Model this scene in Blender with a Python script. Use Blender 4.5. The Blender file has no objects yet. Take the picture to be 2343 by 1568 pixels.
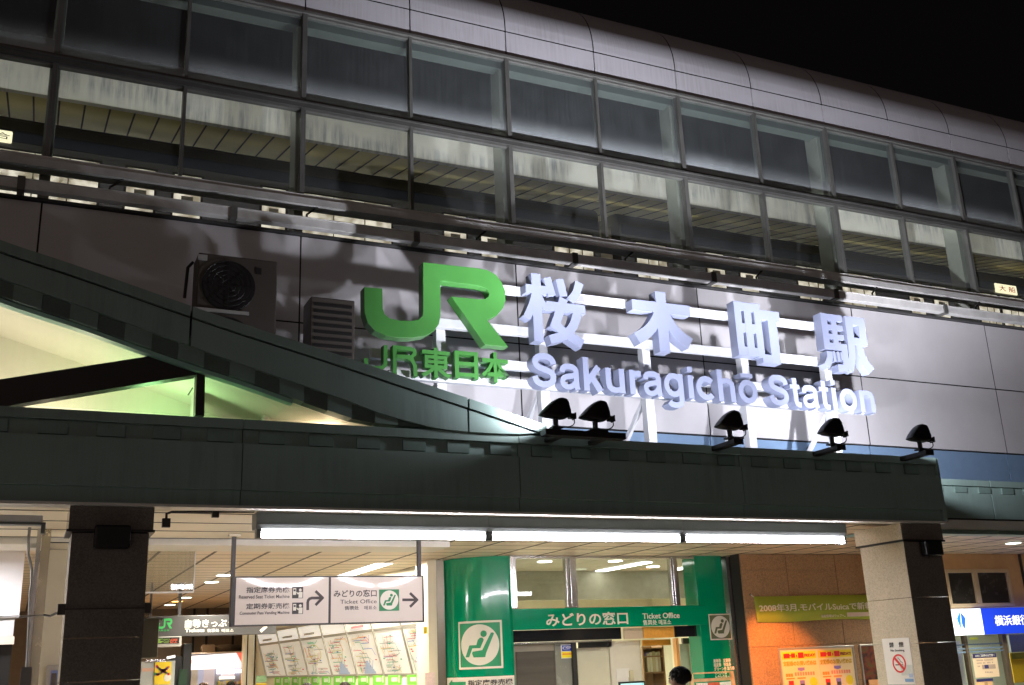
import bpy, math, random
from mathutils import Vector, Matrix
random.seed(7)
sc = bpy.context.scene
COL = sc.collection

# ------------------------------------------------------------------ camera
F, YAW, PIT, ROL = 2377.2, 0.444, 0.2966, -0.0425          # focal length in picture units (picture 2342 wide)
EYE = Vector((0, 0, 1.75))
fw = Vector((math.sin(YAW) * math.cos(PIT), math.cos(YAW) * math.cos(PIT), math.sin(PIT)))
rt = Vector((math.cos(YAW), -math.sin(YAW), 0))
up = rt.cross(fw)
R2 = rt * math.cos(ROL) + up * math.sin(ROL)
U2 = -rt * math.sin(ROL) + up * math.cos(ROL)
cam = bpy.data.cameras.new('camera')
cam.sensor_width = 36
cam.lens = F / 2342 * 36
cam.clip_end = 2000
co = bpy.data.objects.new('camera', cam)
COL.objects.link(co)
co.matrix_world = Matrix(((R2.x, U2.x, -fw.x, EYE.x), (R2.y, U2.y, -fw.y, EYE.y), (R2.z, U2.z, -fw.z, EYE.z), (0, 0, 0, 1)))
sc.camera = co

# ------------------------------------------------------------------ night sky, faint plaza glow, exposure
w = bpy.data.worlds.new('World')
sc.world = w
w.use_nodes = True
bg = w.node_tree.nodes['Background']
bg.inputs[0].default_value = (1.0, 0.82, 0.85, 1)
bg.inputs[1].default_value = 0.0022
sun = bpy.data.lights.new('plaza_glow', 'SUN')
sun.energy = 0.19
sun.angle = math.radians(40)
sun.color = (1.0, 0.76, 0.68)
so = bpy.data.objects.new('plaza_glow', sun)
COL.objects.link(so)
so.rotation_euler = (math.radians(87), 0, math.radians(-20))
so.location = (0, -20, 20)
vs = sc.view_settings
sc.display_settings.display_device = 'sRGB'
vs.view_transform = 'Standard'
vs.look = 'None'
vs.exposure = 0
vs.gamma = 1
cy = sc.cycles
cy.use_denoising = True
cy.max_bounces = 8
cy.diffuse_bounces = 4
cy.glossy_bounces = 4
cy.transmission_bounces = 6
cy.transparent_max_bounces = 24
cy.sample_clamp_indirect = 4
cy.caustics_reflective = False
cy.caustics_refractive = False

# ------------------------------------------------------------------ picture sheets -> points on real planes
SH = dict(A=(0, 0, .34716), B=(786.3, 0, .34716), C=(1555.7, 0, .34716), D=(0, 514.1, .34716), E=(786.3, 514.1, .34716),
          F=(1555.7, 514.1, .34716), L=(0, 1023.4, .34716), M=(483.9, 1144.4, .27), N=(967.8, 1144.4, .27),
          O=(1451.6, 1144.4, .27), Q=(1797.6, 1144.4, .27), P=(0, 0, 1), a=(1754, 1451.6, .10326), b=(2147.2, 1360.9, .13195),
          c=(0, 1300.4, .18071), d=(574.6, 1421.4, .21943), e=(1149.2, 1391.1, .25815), f=(0, 1119, .18071),
          g=(332.7, 1360.9, .13195), h=(1965.8, 1360.9, .13195))


def at(k, x, y, X=None, Y=None, Z=None):
    ox, oy, s = SH[k]
    d = fw + R2 * ((ox + s * x - 1171) / F) - U2 * ((oy + s * y - 784) / F)
    t = (X - EYE.x) / d.x if X is not None else (Y - EYE.y) / d.y if Y is not None else (Z - EYE.z) / d.z
    return EYE + d * t


def RY(k, xl, yt, xr, yb, Y):
    mx, my = (xl + xr) / 2, (yt + yb) / 2
    return (at(k, xl, my, Y=Y).x, at(k, xr, my, Y=Y).x, at(k, mx, yb, Y=Y).z, at(k, mx, yt, Y=Y).z)


def RX(k, xl, yt, xr, yb, X):
    mx, my = (xl + xr) / 2, (yt + yb) / 2
    return (at(k, xl, my, X=X).y, at(k, xr, my, X=X).y, at(k, mx, yb, X=X).z, at(k, mx, yt, X=X).z)


# ------------------------------------------------------------------ materials
MATS = {}


def nd(nt, t, **kw):
    n = nt.nodes.new(t)
    for k, v in kw.items():
        setattr(n, k, v)
    return n


def M(name, col, rough=.55, metal=0., var=.12, scale=5., bump=0., stretch=(1, 1, 1), spec=.5, coat=0., dark=None):
    if name in MATS:
        return MATS[name]
    m = bpy.data.materials.new(name)
    m.use_nodes = True
    nt = m.node_tree
    b = nt.nodes['Principled BSDF']
    b.inputs['Roughness'].default_value = rough
    b.inputs['Metallic'].default_value = metal
    b.inputs['Specular IOR Level'].default_value = spec
    b.inputs['Coat Weight'].default_value = coat
    c = (*col, 1)
    if var > 0:
        tc = nd(nt, 'ShaderNodeTexCoord')
        mp = nd(nt, 'ShaderNodeMapping')
        mp.inputs['Scale'].default_value = stretch
        nz = nd(nt, 'ShaderNodeTexNoise')
        nz.inputs['Scale'].default_value = scale
        nz.inputs['Detail'].default_value = 6
        nz.inputs['Roughness'].default_value = .65
        nt.links.new(tc.outputs['Object'], mp.inputs[0])
        nt.links.new(mp.outputs[0], nz.inputs[0])
        rp = nd(nt, 'ShaderNodeValToRGB')
        rp.color_ramp.elements[0].position = .3
        rp.color_ramp.elements[1].position = .7
        lo = dark if dark else tuple(x * (1 - var) for x in col)
        rp.color_ramp.elements[0].color = (*lo, 1)
        rp.color_ramp.elements[1].color = (*[min(.95, x * (1 + var)) for x in col], 1)
        nt.links.new(nz.outputs['Fac'], rp.inputs[0])
        nt.links.new(rp.outputs[0], b.inputs['Base Color'])
        rr = nd(nt, 'ShaderNodeMapRange')
        rr.inputs['To Min'].default_value = max(.02, rough - .08)
        rr.inputs['To Max'].default_value = min(1, rough + .1)
        nt.links.new(nz.outputs['Fac'], rr.inputs[0])
        nt.links.new(rr.outputs[0], b.inputs['Roughness'])
        if bump:
            bp = nd(nt, 'ShaderNodeBump')
            bp.inputs['Strength'].default_value = bump
            bp.inputs['Distance'].default_value = .02
            nt.links.new(nz.outputs['Fac'], bp.inputs['Height'])
            nt.links.new(bp.outputs[0], b.inputs['Normal'])
    else:
        b.inputs['Base Color'].default_value = c
    MATS[name] = m
    return m


def EM(name, col, s, base=None):
    if name in MATS:
        return MATS[name]
    m = bpy.data.materials.new(name)
    m.use_nodes = True
    b = m.node_tree.nodes['Principled BSDF']
    b.inputs['Base Color'].default_value = (*(base or (.6, .6, .6)), 1)
    b.inputs['Emission Color'].default_value = (*col, 1)
    b.inputs['Emission Strength'].default_value = s
    b.inputs['Roughness'].default_value = .4
    MATS[name] = m
    return m


def GLASS(name, tint=(.85, .9, .88), dirt=0., dirt_glow_col=(.5, .52, .55), height=1.5, low=0., refl=1.0, veil=0.):
    """thin architectural glass: clear, mirror by angle, with grime, and lamp glow painted in along the lower edge of the pane"""
    if name in MATS:
        return MATS[name]
    m = bpy.data.materials.new(name)
    m.use_nodes = True
    nt = m.node_tree
    nt.nodes.clear()
    L = nt.links.new
    out = nd(nt, 'ShaderNodeOutputMaterial')
    tr = nd(nt, 'ShaderNodeBsdfTransparent')
    tr.inputs[0].default_value = (*tint, 1)
    gl = nd(nt, 'ShaderNodeBsdfGlossy')
    gl.inputs['Roughness'].default_value = .03
    gl.inputs[0].default_value = (.9, .95, .95, 1)
    fr = nd(nt, 'ShaderNodeLayerWeight')
    fr.inputs[0].default_value = .5
    p5 = nd(nt, 'ShaderNodeMath', operation='POWER')
    p5.inputs[1].default_value = 5
    L(fr.outputs['Facing'], p5.inputs[0])
    mu = nd(nt, 'ShaderNodeMath', operation='MULTIPLY_ADD')
    mu.inputs[1].default_value = .9 * refl
    mu.inputs[2].default_value = .035 * refl
    L(p5.outputs[0], mu.inputs[0])
    mx = nd(nt, 'ShaderNodeMixShader')
    L(mu.outputs[0], mx.inputs[0])
    L(tr.outputs[0], mx.inputs[1])
    L(gl.outputs[0], mx.inputs[2])
    last = mx
    if dirt > 0 or low > 0:
        tc = nd(nt, 'ShaderNodeTexCoord')
        sp = nd(nt, 'ShaderNodeSeparateXYZ')
        L(tc.outputs['Object'], sp.inputs[0])
        oi = nd(nt, 'ShaderNodeObjectInfo')
        ad = nd(nt, 'ShaderNodeVectorMath', operation='ADD')
        L(tc.outputs['Object'], ad.inputs[0])
        L(oi.outputs['Location'], ad.inputs[1])
        nz = nd(nt, 'ShaderNodeTexNoise')
        nz.inputs['Scale'].default_value = 2.2
        nz.inputs['Detail'].default_value = 5
        L(ad.outputs[0], nz.inputs[0])
        mp = nd(nt, 'ShaderNodeMapping')
        mp.inputs['Scale'].default_value = (28, 1, .9)
        L(ad.outputs[0], mp.inputs[0])
        n2 = nd(nt, 'ShaderNodeTexNoise')
        n2.inputs['Scale'].default_value = 1.0
        n2.inputs['Detail'].default_value = 4
        L(mp.outputs[0], n2.inputs[0])
        # lamp glow on dusty glass painted along the lower edge, wavering with the noise
        sh = nd(nt, 'ShaderNodeMath', operation='MULTIPLY_ADD')
        sh.inputs[1].default_value = .14
        L(nz.outputs['Fac'], sh.inputs[0])
        L(sp.outputs['Z'], sh.inputs[2])
        mr = nd(nt, 'ShaderNodeMapRange', interpolation_type='SMOOTHSTEP')
        mr.inputs['From Min'].default_value = -.05
        mr.inputs['From Max'].default_value = .62
        mr.inputs['To Min'].default_value = low
        mr.inputs['To Max'].default_value = 0
        L(sh.outputs[0], mr.inputs[0])
        pw = nd(nt, 'ShaderNodeMath', operation='MULTIPLY')
        L(n2.outputs['Fac'], pw.inputs[0])
        L(nz.outputs['Fac'], pw.inputs[1])
        p2 = nd(nt, 'ShaderNodeMath', operation='MULTIPLY_ADD')
        p2.inputs[1].default_value = dirt * 4
        L(pw.outputs[0], p2.inputs[0])
        sq = nd(nt, 'ShaderNodeMath', operation='POWER')      # painted glow is densest right at the sill
        sq.inputs[1].default_value = 1.5
        L(mr.outputs[0], sq.inputs[0])
        s3 = nd(nt, 'ShaderNodeMath', operation='ADD')
        s3.inputs[1].default_value = veil
        rv = nd(nt, 'ShaderNodeMath', operation='MULTIPLY_ADD')     # every pane its own amount of dusty glow
        rv.inputs[1].default_value = 1.0
        rv.inputs[2].default_value = .5
        L(oi.outputs['Random'], rv.inputs[0])
        sv = nd(nt, 'ShaderNodeMath', operation='MULTIPLY')
        L(sq.outputs[0], sv.inputs[0])
        L(rv.outputs[0], sv.inputs[1])
        L(sv.outputs[0], s3.inputs[0])
        L(s3.outputs[0], p2.inputs[2])
        p2.use_clamp = True
        df = nd(nt, 'ShaderNodeBsdfDiffuse')
        df.inputs[0].default_value = (*dirt_glow_col, 1)
        m2 = nd(nt, 'ShaderNodeMixShader')
        L(p2.outputs[0], m2.inputs[0])
        L(mx.outputs[0], m2.inputs[1])
        L(df.outputs[0], m2.inputs[2])
        last = m2
    L(last.outputs[0], out.inputs[0])
    MATS[name] = m
    return m


def STREAK(name, col, dcol, sx=14., amount=.6, emit=0.):
    """painted board with rain streaks running down it"""
    m = bpy.data.materials.new(name)
    m.use_nodes = True
    nt = m.node_tree
    L = nt.links.new
    b = nt.nodes['Principled BSDF']
    b.inputs['Roughness'].default_value = .5
    tc = nd(nt, 'ShaderNodeTexCoord')
    m1 = nd(nt, 'ShaderNodeMapping')
    m1.inputs['Scale'].default_value = (sx, 1, .8)
    L(tc.outputs['Object'], m1.inputs[0])
    n1 = nd(nt, 'ShaderNodeTexNoise')
    n1.inputs['Scale'].default_value = 1.
    n1.inputs['Detail'].default_value = 7
    n1.inputs['Roughness'].default_value = .7
    L(m1.outputs[0], n1.inputs[0])
    m2 = nd(nt, 'ShaderNodeMapping')
    m2.inputs['Scale'].default_value = (.8, 1, 1.5)
    L(tc.outputs['Object'], m2.inputs[0])
    n2 = nd(nt, 'ShaderNodeTexNoise')
    n2.inputs['Scale'].default_value = 1.2
    n2.inputs['Detail'].default_value = 3
    L(m2.outputs[0], n2.inputs[0])
    r1 = nd(nt, 'ShaderNodeValToRGB')
    r1.color_ramp.elements[0].position = .42
    r1.color_ramp.elements[1].position = .62
    L(n1.outputs['Fac'], r1.inputs[0])
    r2 = nd(nt, 'ShaderNodeValToRGB')
    r2.color_ramp.elements[0].position = .38
    r2.color_ramp.elements[1].position = .62
    L(n2.outputs['Fac'], r2.inputs[0])
    mu = nd(nt, 'ShaderNodeMath', operation='MULTIPLY')
    L(r1.outputs[0], mu.inputs[0])
    L(r2.outputs[0], mu.inputs[1])
    m3 = nd(nt, 'ShaderNodeMath', operation='MULTIPLY')
    m3.inputs[1].default_value = amount
    L(mu.outputs[0], m3.inputs[0])
    mx = nd(nt, 'ShaderNodeMix', data_type='RGBA')
    mx.inputs['A'].default_value = (*col, 1)
    mx.inputs['B'].default_value = (*dcol, 1)
    L(m3.outputs[0], mx.inputs['Factor'])
    L(mx.outputs['Result'], b.inputs['Base Color'])
    MATS[name] = m
    return m


def GRANITE(name, col, rough, contrast=.5, scale=90):
    m = bpy.data.materials.new(name)
    m.use_nodes = True
    nt = m.node_tree
    L = nt.links.new
    b = nt.nodes['Principled BSDF']
    b.inputs['Roughness'].default_value = rough
    tc = nd(nt, 'ShaderNodeTexCoord')
    v = nd(nt, 'ShaderNodeTexVoronoi')
    v.inputs['Scale'].default_value = scale
    L(tc.outputs['Object'], v.inputs[0])
    n = nd(nt, 'ShaderNodeTexNoise')
    n.inputs['Scale'].default_value = 3
    n.inputs['Detail'].default_value = 8
    n.inputs['Roughness'].default_value = .75
    L(tc.outputs['Object'], n.inputs[0])
    ad = nd(nt, 'ShaderNodeMath', operation='MULTIPLY_ADD')
    sx = nd(nt, 'ShaderNodeSeparateColor')
    L(v.outputs['Color'], sx.inputs[0])
    L(sx.outputs[0], ad.inputs[0])
    ad.inputs[1].default_value = .6
    L(n.outputs['Fac'], ad.inputs[2])
    r = nd(nt, 'ShaderNodeValToRGB')
    r.color_ramp.elements[0].position = .35
    r.color_ramp.elements[1].position = 1.05 if False else 1.0
    r.color_ramp.elements[0].color = (*[c * (1 - contrast) for c in col], 1)
    r.color_ramp.elements[1].color = (*[min(.9, c * (1 + contrast)) for c in col], 1)
    L(ad.outputs[0], r.inputs[0])
    L(r.outputs[0], b.inputs['Base Color'])
    MATS[name] = m
    return m


# ------------------------------------------------------------------ mesh building
class MB:
    def __init__(s):
        s.v, s.f, s.m = [], [], []

    def add(s, vs, fs, mi=0):
        b = len(s.v)
        s.v += [tuple(p) for p in vs]
        s.f += [tuple(i + b for i in f) for f in fs]
        s.m += [mi] * len(fs)
        return s

    def hexa(s, p, mi=0):      # 8 points: front ring 0-3 (ccw seen from front), back ring 4-7
        return s.add(p, [(0, 1, 2, 3), (7, 6, 5, 4), (1, 0, 4, 5), (2, 1, 5, 6), (3, 2, 6, 7), (0, 3, 7, 4)], mi)

    def box(s, x0, x1, y0, y1, z0, z1, mi=0):
        return s.hexa([(x0, y0, z0), (x1, y0, z0), (x1, y0, z1), (x0, y0, z1), (x0, y1, z0), (x1, y1, z0), (x1, y1, z1), (x0, y1, z1)], mi)

    def bar(s, a, b, wd, ht, mi=0, upv=(0, 0, 1)):
        a, b = Vector(a), Vector(b)
        d = (b - a).normalized()
        u = Vector(upv)
        if abs(d.dot(u)) > .98:
            u = Vector((0, 1, 0))
        r = d.cross(u).normalized()
        u = r.cross(d)
        o = [r * (-wd / 2) + u * (-ht / 2), r * (wd / 2) + u * (-ht / 2), r * (wd / 2) + u * (ht / 2), r * (-wd / 2) + u * (ht / 2)]
        return s.hexa([a + q for q in o] + [b + q for q in o], mi)

    def prism(s, pts, y0, y1, mi=0):   # outline in x,z extruded along y
        n = len(pts)
        v = [(x, y0, z) for x, z in pts] + [(x, y1, z) for x, z in pts]
        f = [tuple(range(n)), tuple(range(2 * n - 1, n - 1, -1))]
        f += [((i + 1) % n, i, n + i, n + (i + 1) % n) for i in range(n)]
        return s.add(v, f, mi)

    def prof(s, pts, x0, x1, mi=0):    # outline in y,z extruded along x
        n = len(pts)
        v = [(x0, y, z) for y, z in pts] + [(x1, y, z) for y, z in pts]
        f = [tuple(range(n)), tuple(range(2 * n - 1, n - 1, -1))]
        f += [((i + 1) % n, i, n + i, n + (i + 1) % n) for i in range(n)]
        return s.add(v, f, mi)

    def quad(s, a, b, c, d, n, t=.004, mi=0):
        n = Vector(n).normalized() * t
        p = [Vector(q) for q in (a, b, c, d)]
        return s.hexa([q + n for q in p] + p, mi)

    def tube(s, path, r, n=8, mi=0, cap=True):
        path = [Vector(p) for p in path]
        rings = []
        u = None
        for i, p in enumerate(path):
            d = (path[min(i + 1, len(path) - 1)] - path[max(i - 1, 0)]).normalized()
            if u is None:
                u = d.orthogonal().normalized()
            u = (u - d * u.dot(d)).normalized()
            q = d.cross(u)
            rr = r[i] if isinstance(r, (list, tuple)) else r
            rings.append([p + (u * math.cos(2 * math.pi * k / n) + q * math.sin(2 * math.pi * k / n)) * rr for k in range(n)])
        v = [q for ring in rings for q in ring]
        f = []
        for i in range(len(path) - 1):
            for k in range(n):
                a, b = i * n + k, i * n + (k + 1) % n
                f.append((a, b, b + n, a + n))
        if cap:
            f += [tuple(range(n - 1, -1, -1)), tuple(range((len(path) - 1) * n, len(path) * n))]
        return s.add(v, f, mi)

    def lathe(s, c, prof, n=20, axis='z', mi=0):
        c = Vector(c)
        v, f = [], []
        for r, h in prof:
            for k in range(n):
                a = 2 * math.pi * k / n
                p = Vector((r * math.cos(a), r * math.sin(a), h))
                if axis == 'y':
                    p = Vector((p.x, h, p.y))
                v.append(c + p)
        for i in range(len(prof) - 1):
            for k in range(n):
                a, b = i * n + k, i * n + (k + 1) % n
                f.append((a, b, b + n, a + n))
        f += [tuple(range(n - 1, -1, -1)), tuple(range((len(prof) - 1) * n, len(prof) * n))]
        return s.add(v, f, mi)

    def build(s, name, mats, parent=None, bevel=0, smooth=False):
        me = bpy.data.meshes.new(name)
        me.from_pydata(s.v, [], s.f)
        if not isinstance(mats, (list, tuple)):
            mats = [mats]
        for m in mats:
            me.materials.append(m)
        for p, i in zip(me.polygons, s.m):
            p.material_index = i
            p.use_smooth = smooth
        me.update()
        import bmesh
        bm = bmesh.new()
        bm.from_mesh(me)
        bmesh.ops.recalc_face_normals(bm, faces=bm.faces)
        bm.to_mesh(me)
        bm.free()
        o = bpy.data.objects.new(name, me)
        COL.objects.link(o)
        if parent:
            attach(o, parent)
        if bevel:
            b = o.modifiers.new('bevel', 'BEVEL')
            b.width = bevel
            b.segments = 2
            b.limit_method = 'ANGLE'
        return o


def world_of(o):
    m = o.matrix_basis.copy()
    while o.parent:
        m = o.parent.matrix_basis @ o.matrix_parent_inverse.inverted_safe().inverted_safe() @ m if False else o.parent.matrix_basis @ m
        o = o.parent
    return m


def attach(o, parent):
    """parent an object built in world coordinates; its own coordinates become relative to the parent's base"""
    inv = world_of(parent).inverted()
    o.data.transform(inv) if o.type == 'MESH' else None
    if o.type != 'MESH':
        o.matrix_basis = inv @ o.matrix_basis
    o.parent = parent


def recentre(o, p):
    """move the origin of a freshly built, unparented mesh to p"""
    o.data.transform(Matrix.Translation(-Vector(p)))
    o.location = p
    return o


def tag(o, label=None, cat=None, group=None, kind=None):
    for k, v in (('label', label), ('category', cat), ('group', group), ('kind', kind)):
        if v:
            o[k] = v
    return o


def thing(name, loc, label, cat, group=None):
    o = bpy.data.objects.new(name, None)
    o.empty_display_size = .2
    COL.objects.link(o)
    o.location = loc
    return tag(o, label, cat, group)


def fb(name, par, mat, k, xl, yt, xr, yb, Y, dep=.05, bevel=0):
    x0, x1, z0, z1 = RY(k, xl, yt, xr, yb, Y)
    return MB().box(x0, x1, Y, Y + dep, z0, z1).build(name, mat, par, bevel)


def polyY(k, pts, Y):
    return [(lambda p: (p.x, p.z))(at(k, x, y, Y=Y)) for x, y in pts]


def txt(name, body, box, Y, mat, par, bold=0., dep=.004, face='front', fit='both', X=None, align='c', spacing=1.0, res=3, baseline=None, ref=None):
    """lettering: solid letters fitted into box = (u0, u1, z0, z1)"""
    c = bpy.data.curves.new('lettering', 'FONT')
    c.body = body
    c.size = 1
    c.resolution_u = res
    c.offset = bold
    c.space_character = spacing
    c.fill_mode = 'BOTH'
    o = bpy.data.objects.new('lettering', c)
    COL.objects.link(o)
    bpy.context.view_layer.update()
    dg = bpy.context.evaluated_depsgraph_get()

    def bb(me):
        xs = [v.co.x for v in me.vertices]
        ys = [v.co.y for v in me.vertices]
        return min(xs), max(xs), min(ys), max(ys)
    me = bpy.data.meshes.new_from_object(o.evaluated_get(dg))
    x0, x1, y0, y1 = bb(me)
    u0, u1, z0, z1 = box
    wd, ht = abs(u1 - u0), z1 - z0
    sx = wd / (x1 - x0)
    sy = ht / (y1 - y0)
    if fit == 'w':
        sy = sx
    if fit == 'h':
        sx = sy
    if ref:
        sy = ref
    c.extrude = .5
    bpy.context.view_layer.update()
    dg = bpy.context.evaluated_depsgraph_get()
    me = bpy.data.meshes.new_from_object(o.evaluated_get(dg))
    bpy.data.objects.remove(o)
    cx, cy_ = (x0 + x1) / 2, (y0 + y1) / 2
    for v in me.vertices:
        a = (v.co.x - cx) * sx
        b = (v.co.y - cy_) * sy + (z0 + z1) / 2
        if baseline is not None:
            b = v.co.y * sy + baseline
        e = v.co.z * dep + dep / 2
        if face == 'front':
            v.co = ((u0 + u1) / 2 + a, Y - e, b)
        else:                       # on a plane of constant x seen from smaller x
            v.co = (X - e, (u0 + u1) / 2 - a, b)
    me.materials.clear()
    me.materials.append(mat)
    for p in me.polygons:
        p.use_smooth = False
        p.material_index = 0
    me.name = name
    ob = bpy.data.objects.new(name, me)
    COL.objects.link(ob)
    import bmesh
    bm = bmesh.new()
    bm.from_mesh(me)
    bmesh.ops.remove_doubles(bm, verts=bm.verts, dist=.0001)
    bmesh.ops.recalc_face_normals(bm, faces=bm.faces)
    bm.to_mesh(me)
    bm.free()
    if par:
        attach(ob, par)
    return ob


def lamp(name, kind, loc, energy, col, par=None, **kw):
    l = bpy.data.lights.new(name, kind)
    l.energy = energy
    l.color = col
    for k, v in kw.items():
        setattr(l, k, v)
    o = bpy.data.objects.new(name, l)
    COL.objects.link(o)
    o.location = loc
    if par:
        attach(o, par)
    return o


def aim(o, d):
    q = Vector(d).to_track_quat('-Z', 'Y')
    o.rotation_mode = 'QUATERNION'
    o.rotation_quaternion = q


# ------------------------------------------------------------------ palette
m_panel = M('aluminium_panel', (.6, .59, .6), .42, var=.05, scale=1.3)
m_roofp = STREAK('roof_panel', (.44, .435, .46), (.22, .2, .19), 30, .35)
m_joint = M('dark_joint', (.015, .015, .015), .8, var=0)
m_blue = M('blue_panel', (.2, .31, .46), .45, var=.06)
m_frame = M('window_frame_metal', (.13, .13, .12), .42, .35, var=.15, scale=3)
m_steel = M('galvanised_steel', (.66, .66, .63), .42, .08, var=.15, scale=4)
m_dark = M('black_metal', (.014, .013, .013), .5, var=.2)
m_canopy = STREAK('canopy_metal', (.26, .375, .335), (.18, .255, .23), 9, .5)
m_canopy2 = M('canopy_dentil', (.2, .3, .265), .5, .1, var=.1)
m_cream = M('cream_panel', (.74, .68, .52), .45, var=.05, scale=2)
m_ceil = M('ceiling_plank', (.76, .64, .49), .38, var=.05, scale=2)
m_white = M('white_paint', (.8, .8, .8), .45, var=.04)
m_whitesteel = M('white_steel', (.62, .64, .66), .4, var=.04)
m_letter = M('pale_letter_face', (.25, .282, .395), .35, var=.05, scale=1.5)
m_green = M('logo_green', (.055, .215, .045), .38, var=.08, scale=2)
m_tgreen = M('glossy_green_panel', (.0, .24, .12), .12, var=.06, scale=1, spec=.5, coat=.4)
m_signgreen = M('sign_green', (.02, .26, .12), .4, var=0)
m_lgreen = M('lettering_green', (.03, .33, .08), .5, var=0)
m_grey = M('sign_grey', (.045, .042, .042), .5, var=.05)
m_ink = M('sign_ink', (.06, .055, .055), .6, var=0)
m_offw = M('lettering_white', (.78, .76, .66), .5, var=0)
m_chrome = M('brushed_steel', (.7, .7, .7), .2, .9, var=.1, scale=3, stretch=(1, 1, .1))
m_dgran = GRANITE('dark_granite', (.19, .17, .147), .1, .22)
m_lgran = GRANITE('pale_granite', (.54, .47, .35), .2, .17, 70)
m_stone = GRANITE('stone_panel', (.27, .16, .085), .5, .3, 60)
m_black = M('black_box', (.006, .006, .006), .35, var=0)
m_red = M('print_red', (.7, .02, .02), .5, var=0)
m_yel = M('print_yellow', (.85, .62, .02), .5, var=0)
m_bluep = M('print_blue', (.03, .06, .4), .5, var=0)
m_paper = M('paper', (.8, .77, .7), .6, var=.03)
m_orange = M('print_orange', (.8, .25, .03), .5, var=0)
m_purple = M('print_purple', (.25, .18, .5), .5, var=0)
m_wood = M('pale_wood', (.6, .4, .2), .5, var=.2, scale=6, stretch=(1, 1, .2))
m_brown = M('brown_wall', (.16, .12, .08), .6, var=.15)
m_glass = GLASS('clear_glass', (.93, .95, .93), 0, refl=.9)
m_upg = GLASS('upper_glass', (.9, .93, .92), .02, (.45, .49, .5), low=.8, veil=.035)
m_log = GLASS('lower_glass', (.94, .96, .94), .008, (.5, .52, .52), low=.1, veil=.02)
m_gable = GLASS('gable_glass', (.95, .95, .92), .012, (.6, .6, .5))

# ================================================================== the setting
o = MB().box(-120, 160, -60, 9.9, -.3, 0).build('plaza_ground', M('paving', (.2, .19, .18), .7, var=.3, scale=2, bump=.1))
tag(o, kind='structure')
o = MB().box(-30, 60, 9.9, 60, -.3, .02).build('concourse_floor', M('floor_tile', (.5, .46, .4), .25, var=.15, scale=1))
tag(o, kind='structure')

# ================================================================== station building: upper storeys
S, X0, YG, YW = 1.727, 3.299, 14.0, 13.94
Z_SEAM, Z_GT, Z_TR, Z_GB, Z_WT, Z_WM = 12.06, 11.55, 9.99, 8.44, 7.79, 6.46
I0, I1 = -6, 13
XA, XB = X0 + S * I0, X0 + S * I1
bld = thing('station_building', (8, 14, 0), 'elevated railway station with a long glazed upper storey under a curved metal roof edge', 'station')

# wall of big aluminium panels with open joints over a dark backing
mb = MB()
for i in range(I0, I1, 2):
    for a, b in ((5.18, Z_WM), (Z_WM, Z_WT)):
        mb.box(X0 + S * i + .012, X0 + S * (i + 2) - .012, YW, YW + .03, a + .012, b - .012)
mb.build('wall', m_panel, bld)
mb = MB()
for i in range(I0, I1 + 1, 2):
    mb.box(X0 + S * i - .0118, X0 + S * i + .0118, YW + .003, YW + .029, 5.18, Z_WT - .012)
mb.box(XA + .02, XB - .02, YW + .004, YW + .0295, Z_WM - .0118, Z_WM + .0118)
mb.build('wall_joint', m_joint, bld)
mb = MB()
for i in range(I0, I1, 2):
    mb.box(X0 + S * i + .012, X0 + S * (i + 2) - .012, YW + .03, YW + .06, 3.9, 5.165)
mb.build('blue_wall_band', m_blue, bld)
MB().box(XA, XB, YW + .06, YW + .2, 3.5, Z_WT - .02).build('wall_backing', m_joint, bld)
MB().box(XA, XB, YW - .06, YW + .2, Z_WT, Z_WT + .035).build('wall_coping', M('dark_coping', (.06, .06, .06), .5, var=.1), bld)

# curved roof edge: vertical panel, then quarter round
mb = MB()
mb2 = MB()
R = 1.42
zc = 12.12
for i in range(I0, I1):
    xa, xb = X0 + S * i + .011, X0 + S * (i + 1) - .011
    mb.box(xa, xb, YG - .06, YG - .02, Z_GT + .05, Z_SEAM - .011)
    n = 16
    ring = [(YG - .06, Z_SEAM + .011)] + [(YG - .06 + R - R * math.cos(a), zc + R * math.sin(a)) for a in [math.radians(100) * q / n for q in range(n + 1)]]
    v, f = [], []
    for (y, z) in ring:
        v += [(xa, y, z), (xb, y, z)]
    for q in range(len(ring) - 1):
        f.append((2 * q, 2 * q + 1, 2 * q + 3, 2 * q + 2))
    mb.add(v, f)
    ring = [(y + .04, z - .02) for y, z in ring]
    v, f = [], []
    for (y, z) in ring:
        v += [(xa - .011, y, z), (xb + .011, y, z)]
    for q in range(len(ring) - 1):
        f.append((2 * q, 2 * q + 1, 2 * q + 3, 2 * q + 2))
    mb2.add(v, f)
o = mb.build('roof_edge_panel', m_roofp, bld)
for p in o.data.polygons:
    p.use_smooth = len(p.vertices) == 4 and abs(p.normal.x) < .5 and abs(p.normal.y) < .99
mb2.box(XA, XB, YG - .018, YG + .1, Z_GT + .02, Z_SEAM + .1)
mb2.build('roof_backing', m_joint, bld)
MB().prof([(YG - .1, Z_GT - .01), (YG + .08, Z_GT - .01), (YG + .08, Z_GT + .03), (YG - .1, Z_GT + .03)], XA, XB).build('roof_drip_rail', m_frame, bld)
MB().box(XA, XB, YG + .12, YG + .34, Z_GT - .12, Z_GT + .02).build('head_beam', M('inner_beam', (.1, .115, .105), .5, var=.1), bld)
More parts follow.
